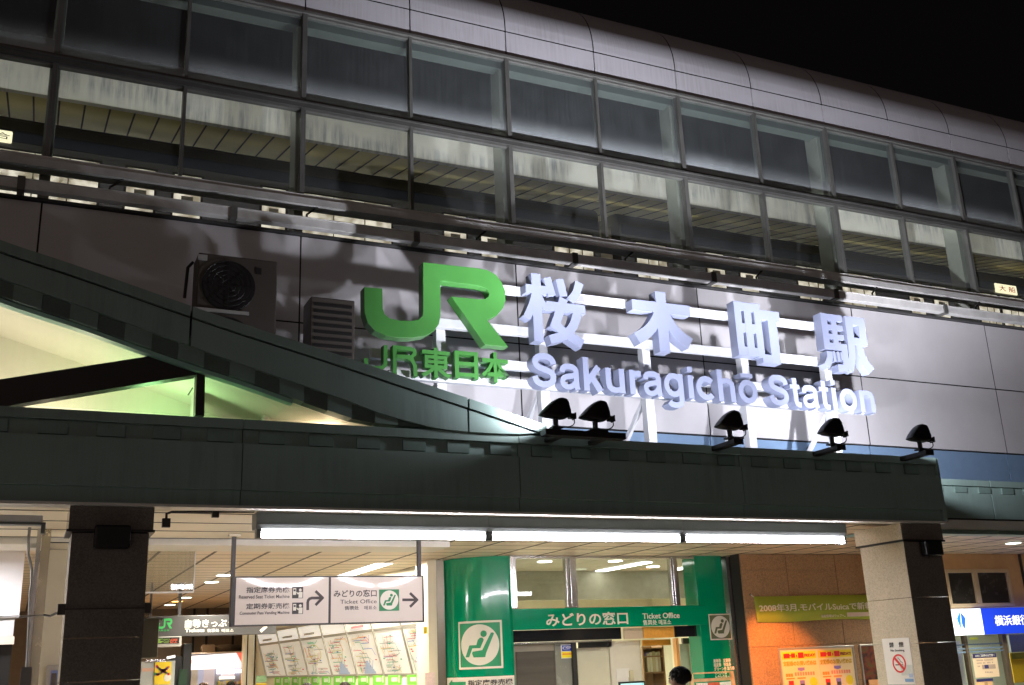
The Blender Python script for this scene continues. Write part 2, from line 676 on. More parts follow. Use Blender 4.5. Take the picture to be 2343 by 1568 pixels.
# transom and sill
mb = MB()
mb.prof([(YG - .09, Z_TR - .1), (YG + .1, Z_TR - .1), (YG + .1, Z_TR + .03), (YG - .09, Z_TR + .03)], XA, XB)
mb.prof([(YG - .12, Z_TR - .035), (YG - .091, Z_TR - .035), (YG - .091, Z_TR - .01), (YG - .12, Z_TR - .01)], XA, XB)
mb.build('transom', M('transom_metal', (.075, .075, .07), .45, .3, var=.2, scale=3), bld)
mb = MB()
mb.prof([(YG - .11, Z_GB - .06), (YG + .1, Z_GB - .06), (YG + .1, Z_GB), (YG - .11, Z_GB)], XA, XB)
mb.prof([(YG - .2, Z_GB - .2), (YG + .05, Z_GB - .2), (YG + .05, Z_GB - .075), (YG - .16, Z_GB - .075)], XA, XB)
mb.build('sill_rail', m_steel, bld)
for i in range(I0, I1):
    xa, xb = X0 + S * i, X0 + S * (i + 1)
    for (za, zb, gm) in ((Z_TR + .032, Z_GT - .012, m_upg), (Z_GB + .002, Z_TR - .102, m_log)):
        wl, wr = (.036 if i % 2 == 0 else .024), (.024 if i % 2 == 0 else .036)
        mb = MB()
        mb.box(xa + .001, xa + wl, YG - .07, YG + .07, za, zb)
        mb.box(xb - wr, xb - .001, YG - .07, YG + .07, za, zb)
        mb.box(xa + wl, xb - wr, YG - .05, YG + .05, za, za + .03)
        mb.box(xa + wl, xb - wr, YG - .05, YG + .05, zb - .03, zb)
        fr_ = mb.build('window', m_frame, bld)
        p = MB().box(xa + wl + .001, xb - wr - .001, YG - .004, YG + .004, za + .031, zb - .031).build('pane', gm)
        recentre(p, (xa + wl, YG, za + .03))
        p.parent = fr_
        p.location = Vector(p.location) - Vector(bld.location)
    MB().tube([(xa + .12, 14.25, 10.08), (xb - .12, 14.25, 10.08)], .018, 8).build('hall_lamp', EM('hall_tube', (1, .98, .93), 16), bld)
    if i % 2 == 0:
        MB().box(xa - .07, xa + .07, YG + .14, YG + .48, 7.2, Z_GT + .1).build('column', M('inner_column', (.26, .275, .24), .5, var=.12, scale=2), bld, bevel=.01)

# platform roof seen through the glass
m_fascia = STREAK('platform_fascia', (.85, .83, .76), (.24, .26, .31), 11, .7)
MB().prof([(15.2, 10.06), (15.3, 10.06), (15.3, 10.62), (15.2, 10.62)], XA - 2, XB + 14).build('platform_fascia', m_fascia, bld)
mb = MB()
mj = MB()
xx = XA - 2
while xx < XB + 14:
    for a, b in ((15.31, 17.2), (17.22, 20.5)):
        mb.hexa([(xx, a, 10.07 + .25 * (a - 15.2)), (xx + .35, a, 10.07 + .25 * (a - 15.2)), (xx + .35, a, 10.10 + .25 * (a - 15.2)), (xx, a, 10.10 + .25 * (a - 15.2)),
                 (xx, b, 10.07 + .25 * (b - 15.2)), (xx + .35, b, 10.07 + .25 * (b - 15.2)), (xx + .35, b, 10.10 + .25 * (b - 15.2)), (xx, b, 10.10 + .25 * (b - 15.2))])
    mj.hexa([(xx + .34, a, 10.055 + .25 * (a - 15.2)) for a in ()] or [(xx + .34, 15.31, 10.064 + .25 * .11), (xx + .367, 15.31, 10.064 + .25 * .11), (xx + .367, 15.31, 10.069 + .25 * .11), (xx + .34, 15.31, 10.069 + .25 * .11), (xx + .34, 20.5, 10.064 + .25 * 5.3), (xx + .367, 20.5, 10.064 + .25 * 5.3), (xx + .367, 20.5, 10.069 + .25 * 5.3), (xx + .34, 20.5, 10.069 + .25 * 5.3)])
    xx += .36
mj.build('platform_ceiling_joint', m_joint, bld)
mb.build('platform_ceiling', M('platform_plank', (.52, .44, .14), .5, var=.08, scale=2), bld)
MB().hexa([(XA - 2, 15.31, 10.13), (XB + 14, 15.31, 10.13), (XB + 14, 15.31, 10.2), (XA - 2, 15.31, 10.2),
           (XA - 2, 20.6, 11.46), (XB + 14, 20.6, 11.46), (XB + 14, 20.6, 11.53), (XA - 2, 20.6, 11.53)]).build('platform_roof', m_joint, bld)
MB().box(XA - 2, XB + 14, 14.3, 26, 7.0, 7.35).build('track_deck', M('track_concrete', (.12, .12, .12), .8, var=.2), bld)
for q in range(9):
    x = XA + 2 + q * 4.0
    o = MB().tube([(x, 19.0, 10.78), (x + 3.9, 19.0, 10.78)], .03, 8).build('platform_lamp', EM('platform_tube', (1, .94, .72), 17), bld)

# cable duct along the top of the wall, on brackets
mb = MB()
mb.box(XA, XB, 13.66, 13.8, 7.825, 7.965)
mb.box(XA, XB, 13.645, 13.66, 7.955, 7.975)
o = mb.build('cable_duct', m_steel, bld, bevel=.008)
for q in range(12):
    x = XA + 1.2 + q * 2.7
    MB().box(x, x + .09, 13.63, 13.83, 7.8, 7.99).box(x + .02, x + .07, 13.8, 14.0, 7.83, 7.9).build('duct_bracket', m_frame, bld)
    MB().tube([(x + 1.1, 13.8, 7.88), (x + 1.12, 13.85, 8.1), (x + 1.3, 13.86, 8.27)], .018, 6).build('cable', m_dark, bld)

# ================================================================== the train behind the glass
trn = thing('commuter_train', (6, 17.5, 7.35), 'steel commuter train with a dark blue stripe and lit windows behind the station glass', 'train')
m_tb = M('train_steel', (.13, .13, .14), .4, .3, var=.12, scale=1)
m_tblue = M('train_blue', (.012, .022, .05), .4, var=.1)
m_tlit = M('train_window_light', (.8, .75, .6), .5)
nt = m_tlit.node_tree
b = nt.nodes['Principled BSDF']
tc = nd(nt, 'ShaderNodeTexCoord')
nz = nd(nt, 'ShaderNodeTexNoise')
nz.inputs['Scale'].default_value = 4
nt.links.new(tc.outputs['Object'], nz.inputs[0])
rp = nd(nt, 'ShaderNodeValToRGB')
rp.color_ramp.elements[0].position = .4
rp.color_ramp.elements[0].color = (.2, .17, .11, 1)
rp.color_ramp.elements[1].position = .6
rp.color_ramp.elements[1].color = (.85, .8, .65, 1)
nt.links.new(nz.outputs['Fac'], rp.inputs[0])
nt.links.new(rp.outputs[0], b.inputs['Emission Color'])
b.inputs['Emission Strength'].default_value = .8
for (ca, cb) in ((-10, 9.89), (10.34, 30.2)):
    pr = [(16.5, 7.9), (16.5, 10.1), (16.53, 10.24), (16.62, 10.34), (16.9, 10.41), (17.6, 10.43), (18.6, 10.36), (19.1, 9.9), (19.15, 7.9)]
    mbb = MB().prof(pr, ca, cb)
    mbb.build('body', m_tb, trn, bevel=.03)
    MB().prof([(16.485, 9.86), (16.55, 9.86), (16.55, 10.06), (16.485, 10.06)], ca + .05, cb - .05).build('stripe', m_tblue, trn)
    MB().box(ca + .05, cb - .05, 16.48, 16.5, 8.45, 8.7).build('stripe', m_tblue, trn)
for (xa, wd) in [(-5.2, 1.67), (-3.3, .43), (-2.6, .43), (-.9, 1.5), (1.03, .43), (1.77, .43), (3.22, .4), (3.86, 1.67), (6.56, .43), (7.3, .43), (8.84, .85), (10.7, .7),
                 (12.4, .43), (13.24, .43), (14.77, .75), (15.81, 1.13), (17.99, .42), (18.75, .43), (20.2, .66), (20.98, .73), (23.0, .43), (23.75, .43), (25.5, 1.67)]:
    wn = MB().box(xa - .04, xa + wd + .04, 16.49, 16.5, 8.8, 9.745).build('window', m_dark, trn)
    pm = MB().box(xa, xa + wd, 16.482, 16.49, 8.84, 9.705)
    pm.build('pane', m_tlit, wn)
    mb = MB()
    if wd > .6:
        mb.box(xa, xa + wd, 16.47, 16.482, 9.52, 9.535)
        for q in (.36, .7):
            mb.box(xa + wd * q, xa + wd * q + .02, 16.472, 16.482, 8.84, 9.705)
    else:
        mb.box(xa + .12, xa + wd - .12, 16.472, 16.482, 9.1, 9.33)
    mb.build('handrail', M('train_rail', (.3, .28, .22), .5), wn)
MB().box(9.92, 10.31, 16.75, 18.4, 8.0, 10.1).build('gangway', M('gangway_cream', (.6, .55, .42), .6, var=.15), trn, bevel=.03)
for (k, xl, yt, xr, yb, t) in (('A', -60, 855, 82, 935, '合'), ('F', 2080, 395, 2218, 455, '大 船')):
    x0, x1, z0, z1 = RY(k, xl, yt, xr, yb, 16.46)
    s_ = MB().box(x0, x1, 16.46, 16.5, z0, z1).build('destination_sign', EM('rollsign', (1, .9, .6), 1.3), trn, bevel=.02)
    txt('lettering', t, (x0 + (x1 - x0) * .15, x1 - (x1 - x0) * .1, z0 + .05, z1 - .05), 16.455, m_red if k == 'F' else m_ink, s_)

# ================================================================== entrance canopy
YC = 11.0
cnp = thing('entrance_canopy', (5, 11.5, 0), 'dark grey green metal entrance canopy with a curved gable over the lit concourse', 'canopy')
XL, XR = -6.0, 11.98
ZB, ZT = 3.41, 4.32
mb = MB()
for a, b in ((XL, 2.025), (2.035, 5.257), (5.267, 8.487), (8.497, XR)):
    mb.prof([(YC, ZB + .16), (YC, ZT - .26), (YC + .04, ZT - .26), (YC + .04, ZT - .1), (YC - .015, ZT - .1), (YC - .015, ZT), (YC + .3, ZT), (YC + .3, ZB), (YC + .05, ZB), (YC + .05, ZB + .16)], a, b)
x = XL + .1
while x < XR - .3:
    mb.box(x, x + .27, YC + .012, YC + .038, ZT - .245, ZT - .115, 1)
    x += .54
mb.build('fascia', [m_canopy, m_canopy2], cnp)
MB().box(XL, XR - .05, YC + .1, YC + .28, ZB + .01, ZT - .02).build('fascia_backing', m_joint, cnp)
MB().box(XL, XR, YC + .3, YW, ZT - .16, ZT - .06).build('canopy_deck', M('roof_membrane', (.22, .23, .24), .7, var=.2), cnp)
MB().box(XL, XR + .06, YC + .02, YC + .24, ZB - .03, ZB - .002).build('soffit_lip', M('lip_white', (.75, .75, .68), .4, var=.05), cnp)
# side end of the canopy
MB().box(XR + .002, XR + .06, YC, YC + 2.9, ZB, ZT).build('end_fascia', m_canopy, cnp, bevel=.008)
# pillars
for (xa, xb, ya, yb, name) in ((.43, 1.15, 11.1, 11.6, 'l'), (11.25, 11.95, 11.12, 11.98, 'r')):
    zs = [0.02, .9, 1.75, 2.36, 3.14] if name == 'r' else [0.02, .9, 1.72, 2.12, 3.12]
    mbd, mbl = MB(), MB()
    for a, b in zip(zs[:-1], zs[1:]):
        mbd.box(xa + .004, xb, ya, ya + .03, a + .003, b - .003)
        mbd.box(xa + .03, xb, ya + .03, yb - .03, a + .003, b - .003)
        mbl.box(xa, xa + .03, ya + .004, yb, a + .003, b - .003)
    p = mbd.build('pillar', m_dgran, cnp)
    mbl.build('side_cladding', m_lgran, p)
    MB().box(xa - .05, xb + .05, ya - .05, yb + .04, 3.125, 3.15).build('capital_trim', m_dark, p)
    MB().box(xa - .035, xb + .035, ya - .035, yb + .03, 3.15, ZB - .032).build('capital', m_dgran, p, bevel=.004)
    if name == 'r':
        MB().box(xa - .045, xa - .036, ya - .03, yb + .03, 3.152, ZB - .034).build('capital_facing', m_lgran, p)

# curved gable
tp = [('D', -700, -190), ('D', -300, -35), ('D', 0, 105), ('D', 520, 280), ('D', 1300, 555), ('D', 1640, 670), ('E', 0, 873), ('E', 420, 1015), ('E', 840, 1155), ('E', 1330, 1325)]
bt = [('D', -700, 50), ('D', -300, 210), ('D', 0, 350), ('D', 520, 530), ('D', 1260, 800), ('D', 1640, 935), ('D', 2265, 1150), ('E', 250, 1245), ('E', 590, 1335), ('E', 800, 1362), ('E', 1050, 1378), ('E', 1250, 1376), ('E', 1330, 1350)]
dt = [('D', -700, 190), ('D', -300, 340), ('D', 0, 475), ('D', 520, 650), ('D', 960, 810), ('D', 1260, 915), ('D', 1640, 1040), ('D', 2265, 1265), ('E', 250, 1315), ('E', 590, 1338)]
w2 = lambda pts, Y: [(lambda p: (p.x, p.z))(at(k, x, y, Y=Y)) for k, x, y in pts]
YB = YC - .04
top, bot = w2(tp, YB), w2(bt, YB)


def smooth_line(pts, n=6):
    out = []
    for i in range(len(pts) - 1):
        p0, p1, p2, p3 = pts[max(i - 1, 0)], pts[i], pts[i + 1], pts[min(i + 2, len(pts) - 1)]
        for q in range(n):
            t = q / n
            out.append(tuple(.5 * (2 * p1[j] + (p2[j] - p0[j]) * t + (2 * p0[j] - 5 * p1[j] + 4 * p2[j] - p3[j]) * t * t + (3 * p1[j] - p0[j] - 3 * p2[j] + p3[j]) * t ** 3) for j in range(2)))
    out.append(pts[-1])
    return out


top, bot = smooth_line(top), smooth_line(bot)


def yat(line, x):
    for a, b in zip(line[:-1], line[1:]):
        if a[0] <= x <= b[0]:
            return a[1] + (b[1] - a[1]) * (x - a[0]) / max(1e-6, b[0] - a[0])
    return line[0][1] if x < line[0][0] else line[-1][1]


xs0, xs1 = top[0][0], top[-1][0]
N = 60
cuts = [-1.2, at('D', 1255, 700, Y=YB).x, at('E', 820, 1250, Y=YB).x]
mbA, mbL = MB(), MB()
xs = sorted([xs0 + (xs1 - xs0) * i / N for i in range(N + 1)] + [c - .012 for c in cuts] + [c + .012 for c in cuts])
for a, b in zip(xs[:-1], xs[1:]):
    if any(abs((a + b) / 2 - c) < .011 for c in cuts):
        continue
    ta, tb_, ba, bb_ = yat(top, a), yat(top, b), yat(bot, a), yat(bot, b)
    g = .115
    for (u0, u1, v0, v1, yy) in ((ta - g - .02, tb_ - g - .02, ba, bb_, YB), (ta, tb_, ta - g, tb_ - g, YB - .02)):
        if u0 - v0 < .01:
            continue
        mbA.hexa([(a, yy, v0), (b, yy, v1), (b, yy, u1), (a, yy, u0), (a, YB + .22, v0), (b, YB + .22, v1), (b, YB + .22, u1), (a, YB + .22, u0)])
    mbL.hexa([(a, YB + .03, ta - .3 if ta - .3 > ba else ba + .02), (b, YB + .03, tb_ - .3 if tb_ - .3 > bb_ else bb_ + .02), (b, YB + .03, tb_ - .03), (a, YB + .03, ta - .03),
              (a, YB + .19, ta - .3 if ta - .3 > ba else ba + .02), (b, YB + .19, tb_ - .3 if tb_ - .3 > bb_ else bb_ + .02), (b, YB + .19, tb_ - .03), (a, YB + .19, ta - .03)])
mbA.build('gable_band', m_canopy, cnp)
mbL.build('gable_joint', m_joint, cnp)
# dentil strip under the band
dl = smooth_line(w2(dt, YB + .05))
mbD, mbE = MB(), MB()
x = dl[0][0]
k = 0
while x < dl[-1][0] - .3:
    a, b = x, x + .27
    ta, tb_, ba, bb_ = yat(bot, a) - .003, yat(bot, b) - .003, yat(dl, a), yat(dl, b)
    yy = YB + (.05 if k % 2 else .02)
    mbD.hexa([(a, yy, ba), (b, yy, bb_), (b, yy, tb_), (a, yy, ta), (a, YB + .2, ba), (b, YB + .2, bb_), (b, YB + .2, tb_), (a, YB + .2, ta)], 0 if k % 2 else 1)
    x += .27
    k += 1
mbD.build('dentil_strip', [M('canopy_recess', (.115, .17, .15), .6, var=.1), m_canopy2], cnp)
# pale drip edge under the dentils
mb = MB()
for a, b in zip(xs[:-1], xs[1:]):
    if b > dl[-1][0] - 1.6:
        break
    za, zb = yat(dl, a), yat(dl, b)
    mb.hexa([(a, YB + .08, za - .05), (b, YB + .08, zb - .05), (b, YB + .08, zb - .004), (a, YB + .08, za - .004), (a, YB + .2, za - .05), (b, YB + .2, zb - .05), (b, YB + .2, zb - .004), (a, YB + .2, za - .004)])
mb.build('drip_edge', M('drip_pale', (.35, .62, .55), .4, var=.05), cnp)
# struts of the gable
m_strut = M('strut_brown', (.02, .017, .015), .5, var=.15)
YS = YC + .12
MB().prism(polyY('D', [(-700, 1080), (0, 1020), (975, 868), (1312, 962), (1290, 990), (220, 1165), (-700, 1330)], YS), YS, YS + .16).build('gable_strut', m_strut, cnp)
MB().prism(polyY('D', [(1297, 975), (1352, 985), (1346, 1260), (1286, 1255)], YS - .01), YS - .01, YS + .15).build('gable_mullion', m_strut, cnp)
for pts in ([(-700, 265), (0, 535), (980, 868), (0, 1025), (-700, 1085)], [(215, 1160), (1297, 985), (1288, 1262), (215, 1190)], [(1350, 980), (2290, 1305), (1345, 1262)]):
    MB().prism(polyY('D', pts, YS + .07), YS + .07, YS + .08).build('gable_pane', m_gable, cnp)
# lit loft behind the gable glass
m_loft = M('loft_lining', (.8, .76, .66), .6, var=.06, scale=1.2)
mb = MB()
lx = [(-3.2, 6.6), (-1.5, 6.05), (.4, 5.5), (2.6, 4.75), (4.6, 4.27)]
for (a, za), (b, zb) in zip(lx[:-1], lx[1:]):
    mb.hexa([(a, YC + .32, za - .12), (b, YC + .32, zb - .12), (b, YC + .32, zb - .06), (a, YC + .32, za - .06), (a, 13.1, za - .12), (b, 13.1, zb - .12), (b, 13.1, zb - .06), (a, 13.1, za - .06)])
mb.prism([(-3.2, 4.27), (4.6, 4.27), (2.6, 4.7), (.4, 5.42), (-1.5, 5.97), (-3.2, 6.5)], 13.0, 13.06)
mb.box(-3.26, -3.2, YC + .32, 13.06, 4.27, 6.5)
mb.build('loft_lining', m_loft, cnp)
for (p, e, c) in (((-1.0, 12.0, 4.5), 40, (1, .88, .74)), ((1.3, 12.2, 4.45), 20, (.45, 1, .4)), ((3.2, 11.9, 4.33), 16, (1, .76, .5)), ((.2, 12.4, 4.5), 16, (1, .87, .65))):
    ft = MB().box(p[0] - .12, p[0] + .12, p[1] - .05, p[1] + .05, 4.262, 4.3).build('loft_lamp', EM('loft_tube_%d' % int(p[0] * 10), c, 6), cnp)
    lamp('loft_light', 'POINT', p, e, c, cnp, shadow_soft_size=.12)

# soffit of the canopy and the concourse ceiling
ZC = 3.45
mk = MB()
mb = MB()
for a, b in ((11.24, 11.72), (11.74, 12.5), (12.515, 13.25), (13.265, 13.98)):
    mb.box(XL, 5.55, a, b, ZB + .01, ZB + .04)
    mk.box(XL, 5.55, b - .012, b + .012, ZB + .004, ZB + .0095)
mb.build('soffit', m_cream, cnp)
mk.build('soffit_joint', M('joint_dark_brown', (.05, .045, .035), .6, var=0), cnp)
MB().box(XL, 5.55, 11.24, 14.0, ZB + .045, ZB + .09).build('soffit_backing', m_joint, cnp)
mb = MB()
mb.box(XL, 5.55, 14.0, 14.7, 3.33, 3.6)
mb.build('lintel_beam', M('lintel_white', (.7, .68, .6), .4, var=.05), cnp, bevel=.01)
mb = MB()
mj = MB()
x = XL
SX = .78
while x < 30:
    y = 11.3 if x > 5.5 else 14.75
    while y < 34:
        hi = .3 if y < 15.7 or y > 16.1 else .5
        if not (x > 12.6 and y > 15.8) and not (x > 11.9 and y < 12.4) and not (7.4 < x < 11.8 and y > 16.15) and not (x > 7.6 and y > 16.2):
            mb.box(x + .022, x + SX - .022, y + .003, y + .5 - .003, ZC, ZC + .02)
            mj.box(x + .022, x + SX - .022, y - .008, y + .008, ZC - .003, ZC - .0005)
            mj.box(x - .021, x + .021, y + .009, y + .491, ZC - .004, ZC + .004)
        y += .5
    x += SX
mb.build('ceiling', m_ceil, bld)
mj.build('ceiling_joint', M('joint_brown', (.09, .075, .055), .6, var=0), bld)
MB().box(XL, 30, 11.3, 34, ZC + .025, ZC + .05).build('ceiling_backing', m_joint, bld)

# side canopy set back to the right
sdc = thing('side_canopy', (15, 12.4, 3.4), 'set back dark metal canopy to the right of the speaker pillar, above the bank sign', 'canopy')
mb = MB()
for a, b in ((12.06, 14.6), (14.625, 17.2), (17.225, 26)):
    mb.prof([(12.36, 3.41), (12.36, 4.08), (12.4, 4.08), (12.4, 4.2), (12.35, 4.2), (12.35, 4.3), (12.6, 4.3), (12.6, 3.41)], a, b)
x = 12.2
while x < 25:
    mb.box(x, x + .27, 12.372, 12.398, 4.09, 4.19, 1)
    x += .54
mb.build('fascia', [m_canopy, m_canopy2], sdc)
MB().box(12.06, 26, 12.6, YW, 4.2, 4.25).build('deck', MATS['roof_membrane'], sdc)

# ================================================================== fluorescent fixtures under the canopy
m_tube = EM('fluorescent_tube', (.97, .92, 1.0), 62)
m_hous = M('lamp_housing', (.17, .19, .18), .4, var=.08)
YF = 11.34
for q, (xa, xb, lb) in enumerate(((2.30, 4.90, 'long lit fluorescent fixture under the canopy edge, leftmost of the three'),
                                  (4.99, 7.60, 'long lit fluorescent fixture under the canopy edge, between two others'),
                                  (7.69, 10.30, 'long lit fluorescent fixture under the canopy edge, nearest the pale pillar'))):
    t = thing('fluorescent_light', ((xa + xb) / 2, YF, 3.4), lb, 'lamp', 'fluorescent fixtures under the canopy')
    MB().prof([(YF - .1, 3.2), (YF - .13, 3.25), (YF - .13, 3.375), (YF + .13, 3.375), (YF + .13, 3.25), (YF + .1, 3.2)], xa - .06, xb + .03).build('housing', m_hous, t, bevel=.006)
    MB().tube([(xa, YF - .06, 3.145), (xb, YF - .06, 3.145)], .035, 12).build('tube', m_tube, t, smooth=True)
    MB().box(xa - .05, xa, YF - .1, YF, 3.1, 3.2).build('lamp_holder', m_hous, t)
    MB().box(xb, xb + .03, YF - .1, YF, 3.1, 3.2).build('lamp_holder', m_hous, t)
t = thing('unlit_lamp', (-.4, YF, 3.4), 'unlit fluorescent fixture at the left edge beside the dark pillar', 'lamp')
xe = at('f', 600, 200, Y=YF).x
MB().box(-2.2, xe - .03, YF - .05, YF + .05, 3.24, 3.31).build('housing', m_white, t, bevel=.01)
MB().box(-2.2, xe, YF - .06, YF + .06, 3.215, 3.238).box(xe - .04, xe, YF - .05, YF + .05, 3.13, 3.214).build('rail', m_hous, t)
t = thing('conduit', (1.8, YF, 3.35), 'thin dark conduit pipe running from the dark pillar to the first fluorescent fixture', 'pipe')
a, b = at('f', 2110, 290, Y=YF), at('M', 360, 105, Y=YF)
MB().tube([(a.x, YF, a.z - .09), (a.x, YF, a.z - .02), (a.x + .05, YF, a.z), (b.x, YF, b.z + .01)], .014, 8).build('pipe', m_dark, t)
MB().box(a.x - .04, a.x + .04, YF - .03, YF + .03, a.z - .16, a.z - .07).build('junction_box', m_dark, t)
MB().box(a.x + .46, a.x + .53, YF - .03, YF + .03, a.z - .05, a.z + .06).build('clip', m_dark, t)

# downlights in the ceiling
m_trim = M('lamp_trim', (.7, .7, .68), .3, var=0)
EMw, EMo = EM('downlight_white', (.85, 1, .85), 7), EM('downlight_orange', (1, .45, .1), 7)
DL = [('M', 570, 400, 1, 'orange downlight above the hanging white direction sign'),
      ('M', 1405, 412, 0, 'white downlight above the right half of the hanging direction sign'),
      ('M', 105, 632, 0, 'white downlight just left of the hanging sign rod'),
      ('M', 0, 690, 0, 'white downlight left of the hanging sign, lower of two'),
      ('O', 1365, 350, 1, 'orange downlight before the stone wall near the pale pillar'),
      ('O', 742, 342, 0, 'white downlight above the right green column of the ticket office'),
      ('O', 65, 330, 0, 'white downlight above the ticket office windows'),
      ('Q', 1925, 360, 0, 'white downlight under the set back side canopy'),
      ('L', 1222, 988, 0, 'small white downlight deep in the concourse, nearest of its row'),
      ('L', 1168, 1013, 1, 'small orange downlight deep in the concourse'),
      ('L', 1120, 1036, 0, 'small white downlight deep in the concourse, farthest of its row')]
for k, x, y, org, lb in DL:
    p = at(k, x, y, Z=ZC)
    t = thing('downlight', p, lb, 'downlight', 'round downlights in the ceiling')
    MB().lathe((p.x, p.y, ZC - .012), [(.15, 0), (.15, .01)], 24).build('trim', m_trim, t)
    MB().lathe((p.x, p.y, ZC - .02), [(.125, 0), (.13, .008)], 24).build('bulb', EMo if org else EMw, t)
    l = lamp('downlight_beam', 'SPOT', (p.x, p.y, ZC - .05), 700 if org else (140 if k == 'L' else 900 if k == 'Q' else 300), (1, .5, .16) if org else (1, .95, .8), t, spot_size=math.radians(150), spot_blend=.9, shadow_soft_size=.08)
    if k == 'O' and org:      # adjustable lamp turned to the posters on the wall
        l.data.energy = 1500
        l.data.color = (1, .3, .05)
        l.data.spot_size = math.radians(50)
        l.data.spot_blend = .6
        aim(l, Vector((12.6, 15.8, 1.0)) - Vector((p.x, p.y, ZC - .05)))
# recessed strip lights
for (k, pts, lb) in (('M', [(1060, 640), (1265, 640), (1500, 540), (1340, 535)], 'recessed strip light in the concourse ceiling behind the hanging sign'),
                     ('g', [(1265, 350), (1450, 350), (1460, 275), (1420, 275)], 'far recessed strip light above the grey tickets sign')):
    ps = [at(k, x, y, Z=ZC - .006) for x, y in pts]
    c = sum(ps, Vector()) / 4
    t = thing('strip_light', c, lb, 'ceiling light')
    y0, y1 = min(p.y for p in ps), max(p.y for p in ps)
    x0 = c.x - .15
    MB().box(x0 - .03, x0 + .33, y0 - .03, y1 + .03, ZC - .008, ZC - .001).build('frame', m_trim, t)
    MB().box(x0, x0 + .3, y0, y1, ZC - .014, ZC - .008).build('diffuser', EM('strip_diffuser', (1, .98, .9), 5), t)
    lamp('strip_beam', 'AREA', (c.x, c.y, ZC - .03), 420 if k == 'M' else 240, (1, .95, .82), t, shape='RECTANGLE', size=.3, size_y=(y1 - y0))

# ================================================================== the big station sign
YL = 12.5
DEP = .18
sgn = thing('station_sign', (8, 12.6, 4.3), 'illuminated station name sign of solid green and pale letters on a white steel frame', 'sign')
# JR logo
j = [('E', 133, 412), ('E', 255, 420), ('E', 258, 555), ('E', 270, 590), ('E', 300, 616), ('E', 370, 632), ('E', 450, 633), ('E', 495, 624), ('E', 518, 602), ('E', 522, 575), ('E', 522, 247),
     ('E', 890, 288), ('E', 950, 300), ('E', 1005, 333), ('E', 1042, 380), ('E', 1064, 440), ('E', 1066, 500), ('E', 1050, 550), ('E', 1010, 598), ('E', 945, 628), ('E', 1085, 806), ('E', 930, 793),
     ('E', 708, 473), ('E', 905, 492), ('E', 935, 488), ('E', 953, 472), ('E', 958, 452), ('E', 944, 428), ('E', 905, 408), ('E', 860, 399), ('E', 638, 371), ('E', 638, 600), ('E', 628, 655),
     ('E', 595, 702), ('E', 540, 733), ('E', 450, 749), ('E', 370, 748), ('E', 280, 734), ('E', 205, 700), ('E', 158, 650), ('E', 136, 580)]
jp = w2(j, YL)
MB().prism(jp, YL, YL + DEP).build('logo', m_green, sgn, bevel=.006)
def strip(mb, pts, wd, y0, y1, closed=False):
    """a stroke of the given width swept along pts (x, z), from y0 (front) to y1"""
    n = len(pts)
    ws = wd if isinstance(wd, (list, tuple)) else [wd] * n
    Lp, Rp = [], []
    for i in range(n):
        p = Vector(pts[i])
        a_ = Vector(pts[i - 1]) if (closed or i > 0) else None
        b_ = Vector(pts[(i + 1) % n]) if (closed or i < n - 1) else None
        d0 = (p - a_).normalized() if a_ is not None else None
        d1 = (b_ - p).normalized() if b_ is not None else None
        d0 = d1 if d0 is None else d0
        d1 = d0 if d1 is None else d1
        n0, n1 = Vector((-d0.y, d0.x)), Vector((-d1.y, d1.x))
        m = (n0 + n1).normalized()
        h = ws[i] / 2 / max(.5, m.dot(n0))
        Lp.append(p + m * h)
        Rp.append(p - m * h)
    v = [(q.x, y0, q.y) for q in Lp] + [(q.x, y0, q.y) for q in Rp] + [(q.x, y1, q.y) for q in Lp] + [(q.x, y1, q.y) for q in Rp]
    f = []
    for i in range(n if closed else n - 1):
        j_ = (i + 1) % n
        f += [(i, n + i, n + j_, j_), (2 * n + i, 2 * n + j_, 3 * n + j_, 3 * n + i), (i, j_, 2 * n + j_, 2 * n + i), (n + i, 3 * n + i, 3 * n + j_, n + j_)]
    if not closed:
        f += [(0, 2 * n, 3 * n, n), (n - 1, 2 * n - 1, 4 * n - 1, 3 * n - 1)]
    mb.add(v, f)


# green lettering
def sb(xl, yt, xr, yb, k='E'):
    return RY(k, xl, yt, xr, yb, YL)


def stroke(name, k, lines, wd, Y, dep, mat, par):
    mb = MB()
    for ln in lines:
        ps = w2([(k, x, y) for x, y in ln], Y)
        for (xa, za), (xb, zb) in zip(ps[:-1], ps[1:]):
            d = Vector((xb - xa, 0, zb - za)).normalized() * (wd * .35)
            mb.bar((xa - d.x, Y + dep / 2, za - d.z), (xb + d.x, Y + dep / 2, zb + d.z), dep, wd, upv=(0, 0, 1) if abs(d.x) > abs(d.z) else (1, 0, 0))
    return mb.build(name, mat, par)


for lns in ([[(147, 880), (147, 912), (160, 936), (198, 946), (252, 944), (274, 925), (276, 795)]], [[(337, 985), (336, 808), (440, 818), (464, 830), (468, 852), (450, 873), (345, 868)], [(418, 872), (452, 893), (470, 930), (474, 1000)]]):
    mb = MB()
    for i, ln in enumerate(lns):
        ps = w2([('E', x, y) for x, y in ln], YL)
        strip(mb, ps, .052, YL + .001 * i, YL + .12 - .001 * i)
    mb.build('character', m_green, sgn)
for t, bx in (('東', (508, 812, 706, 1010)), ('日', (732, 836, 886, 1015)), ('本', (908, 842, 1090, 1040))):
    txt('character', t, sb(*bx), YL + .12, m_green, sgn, bold=.022, dep=.12)


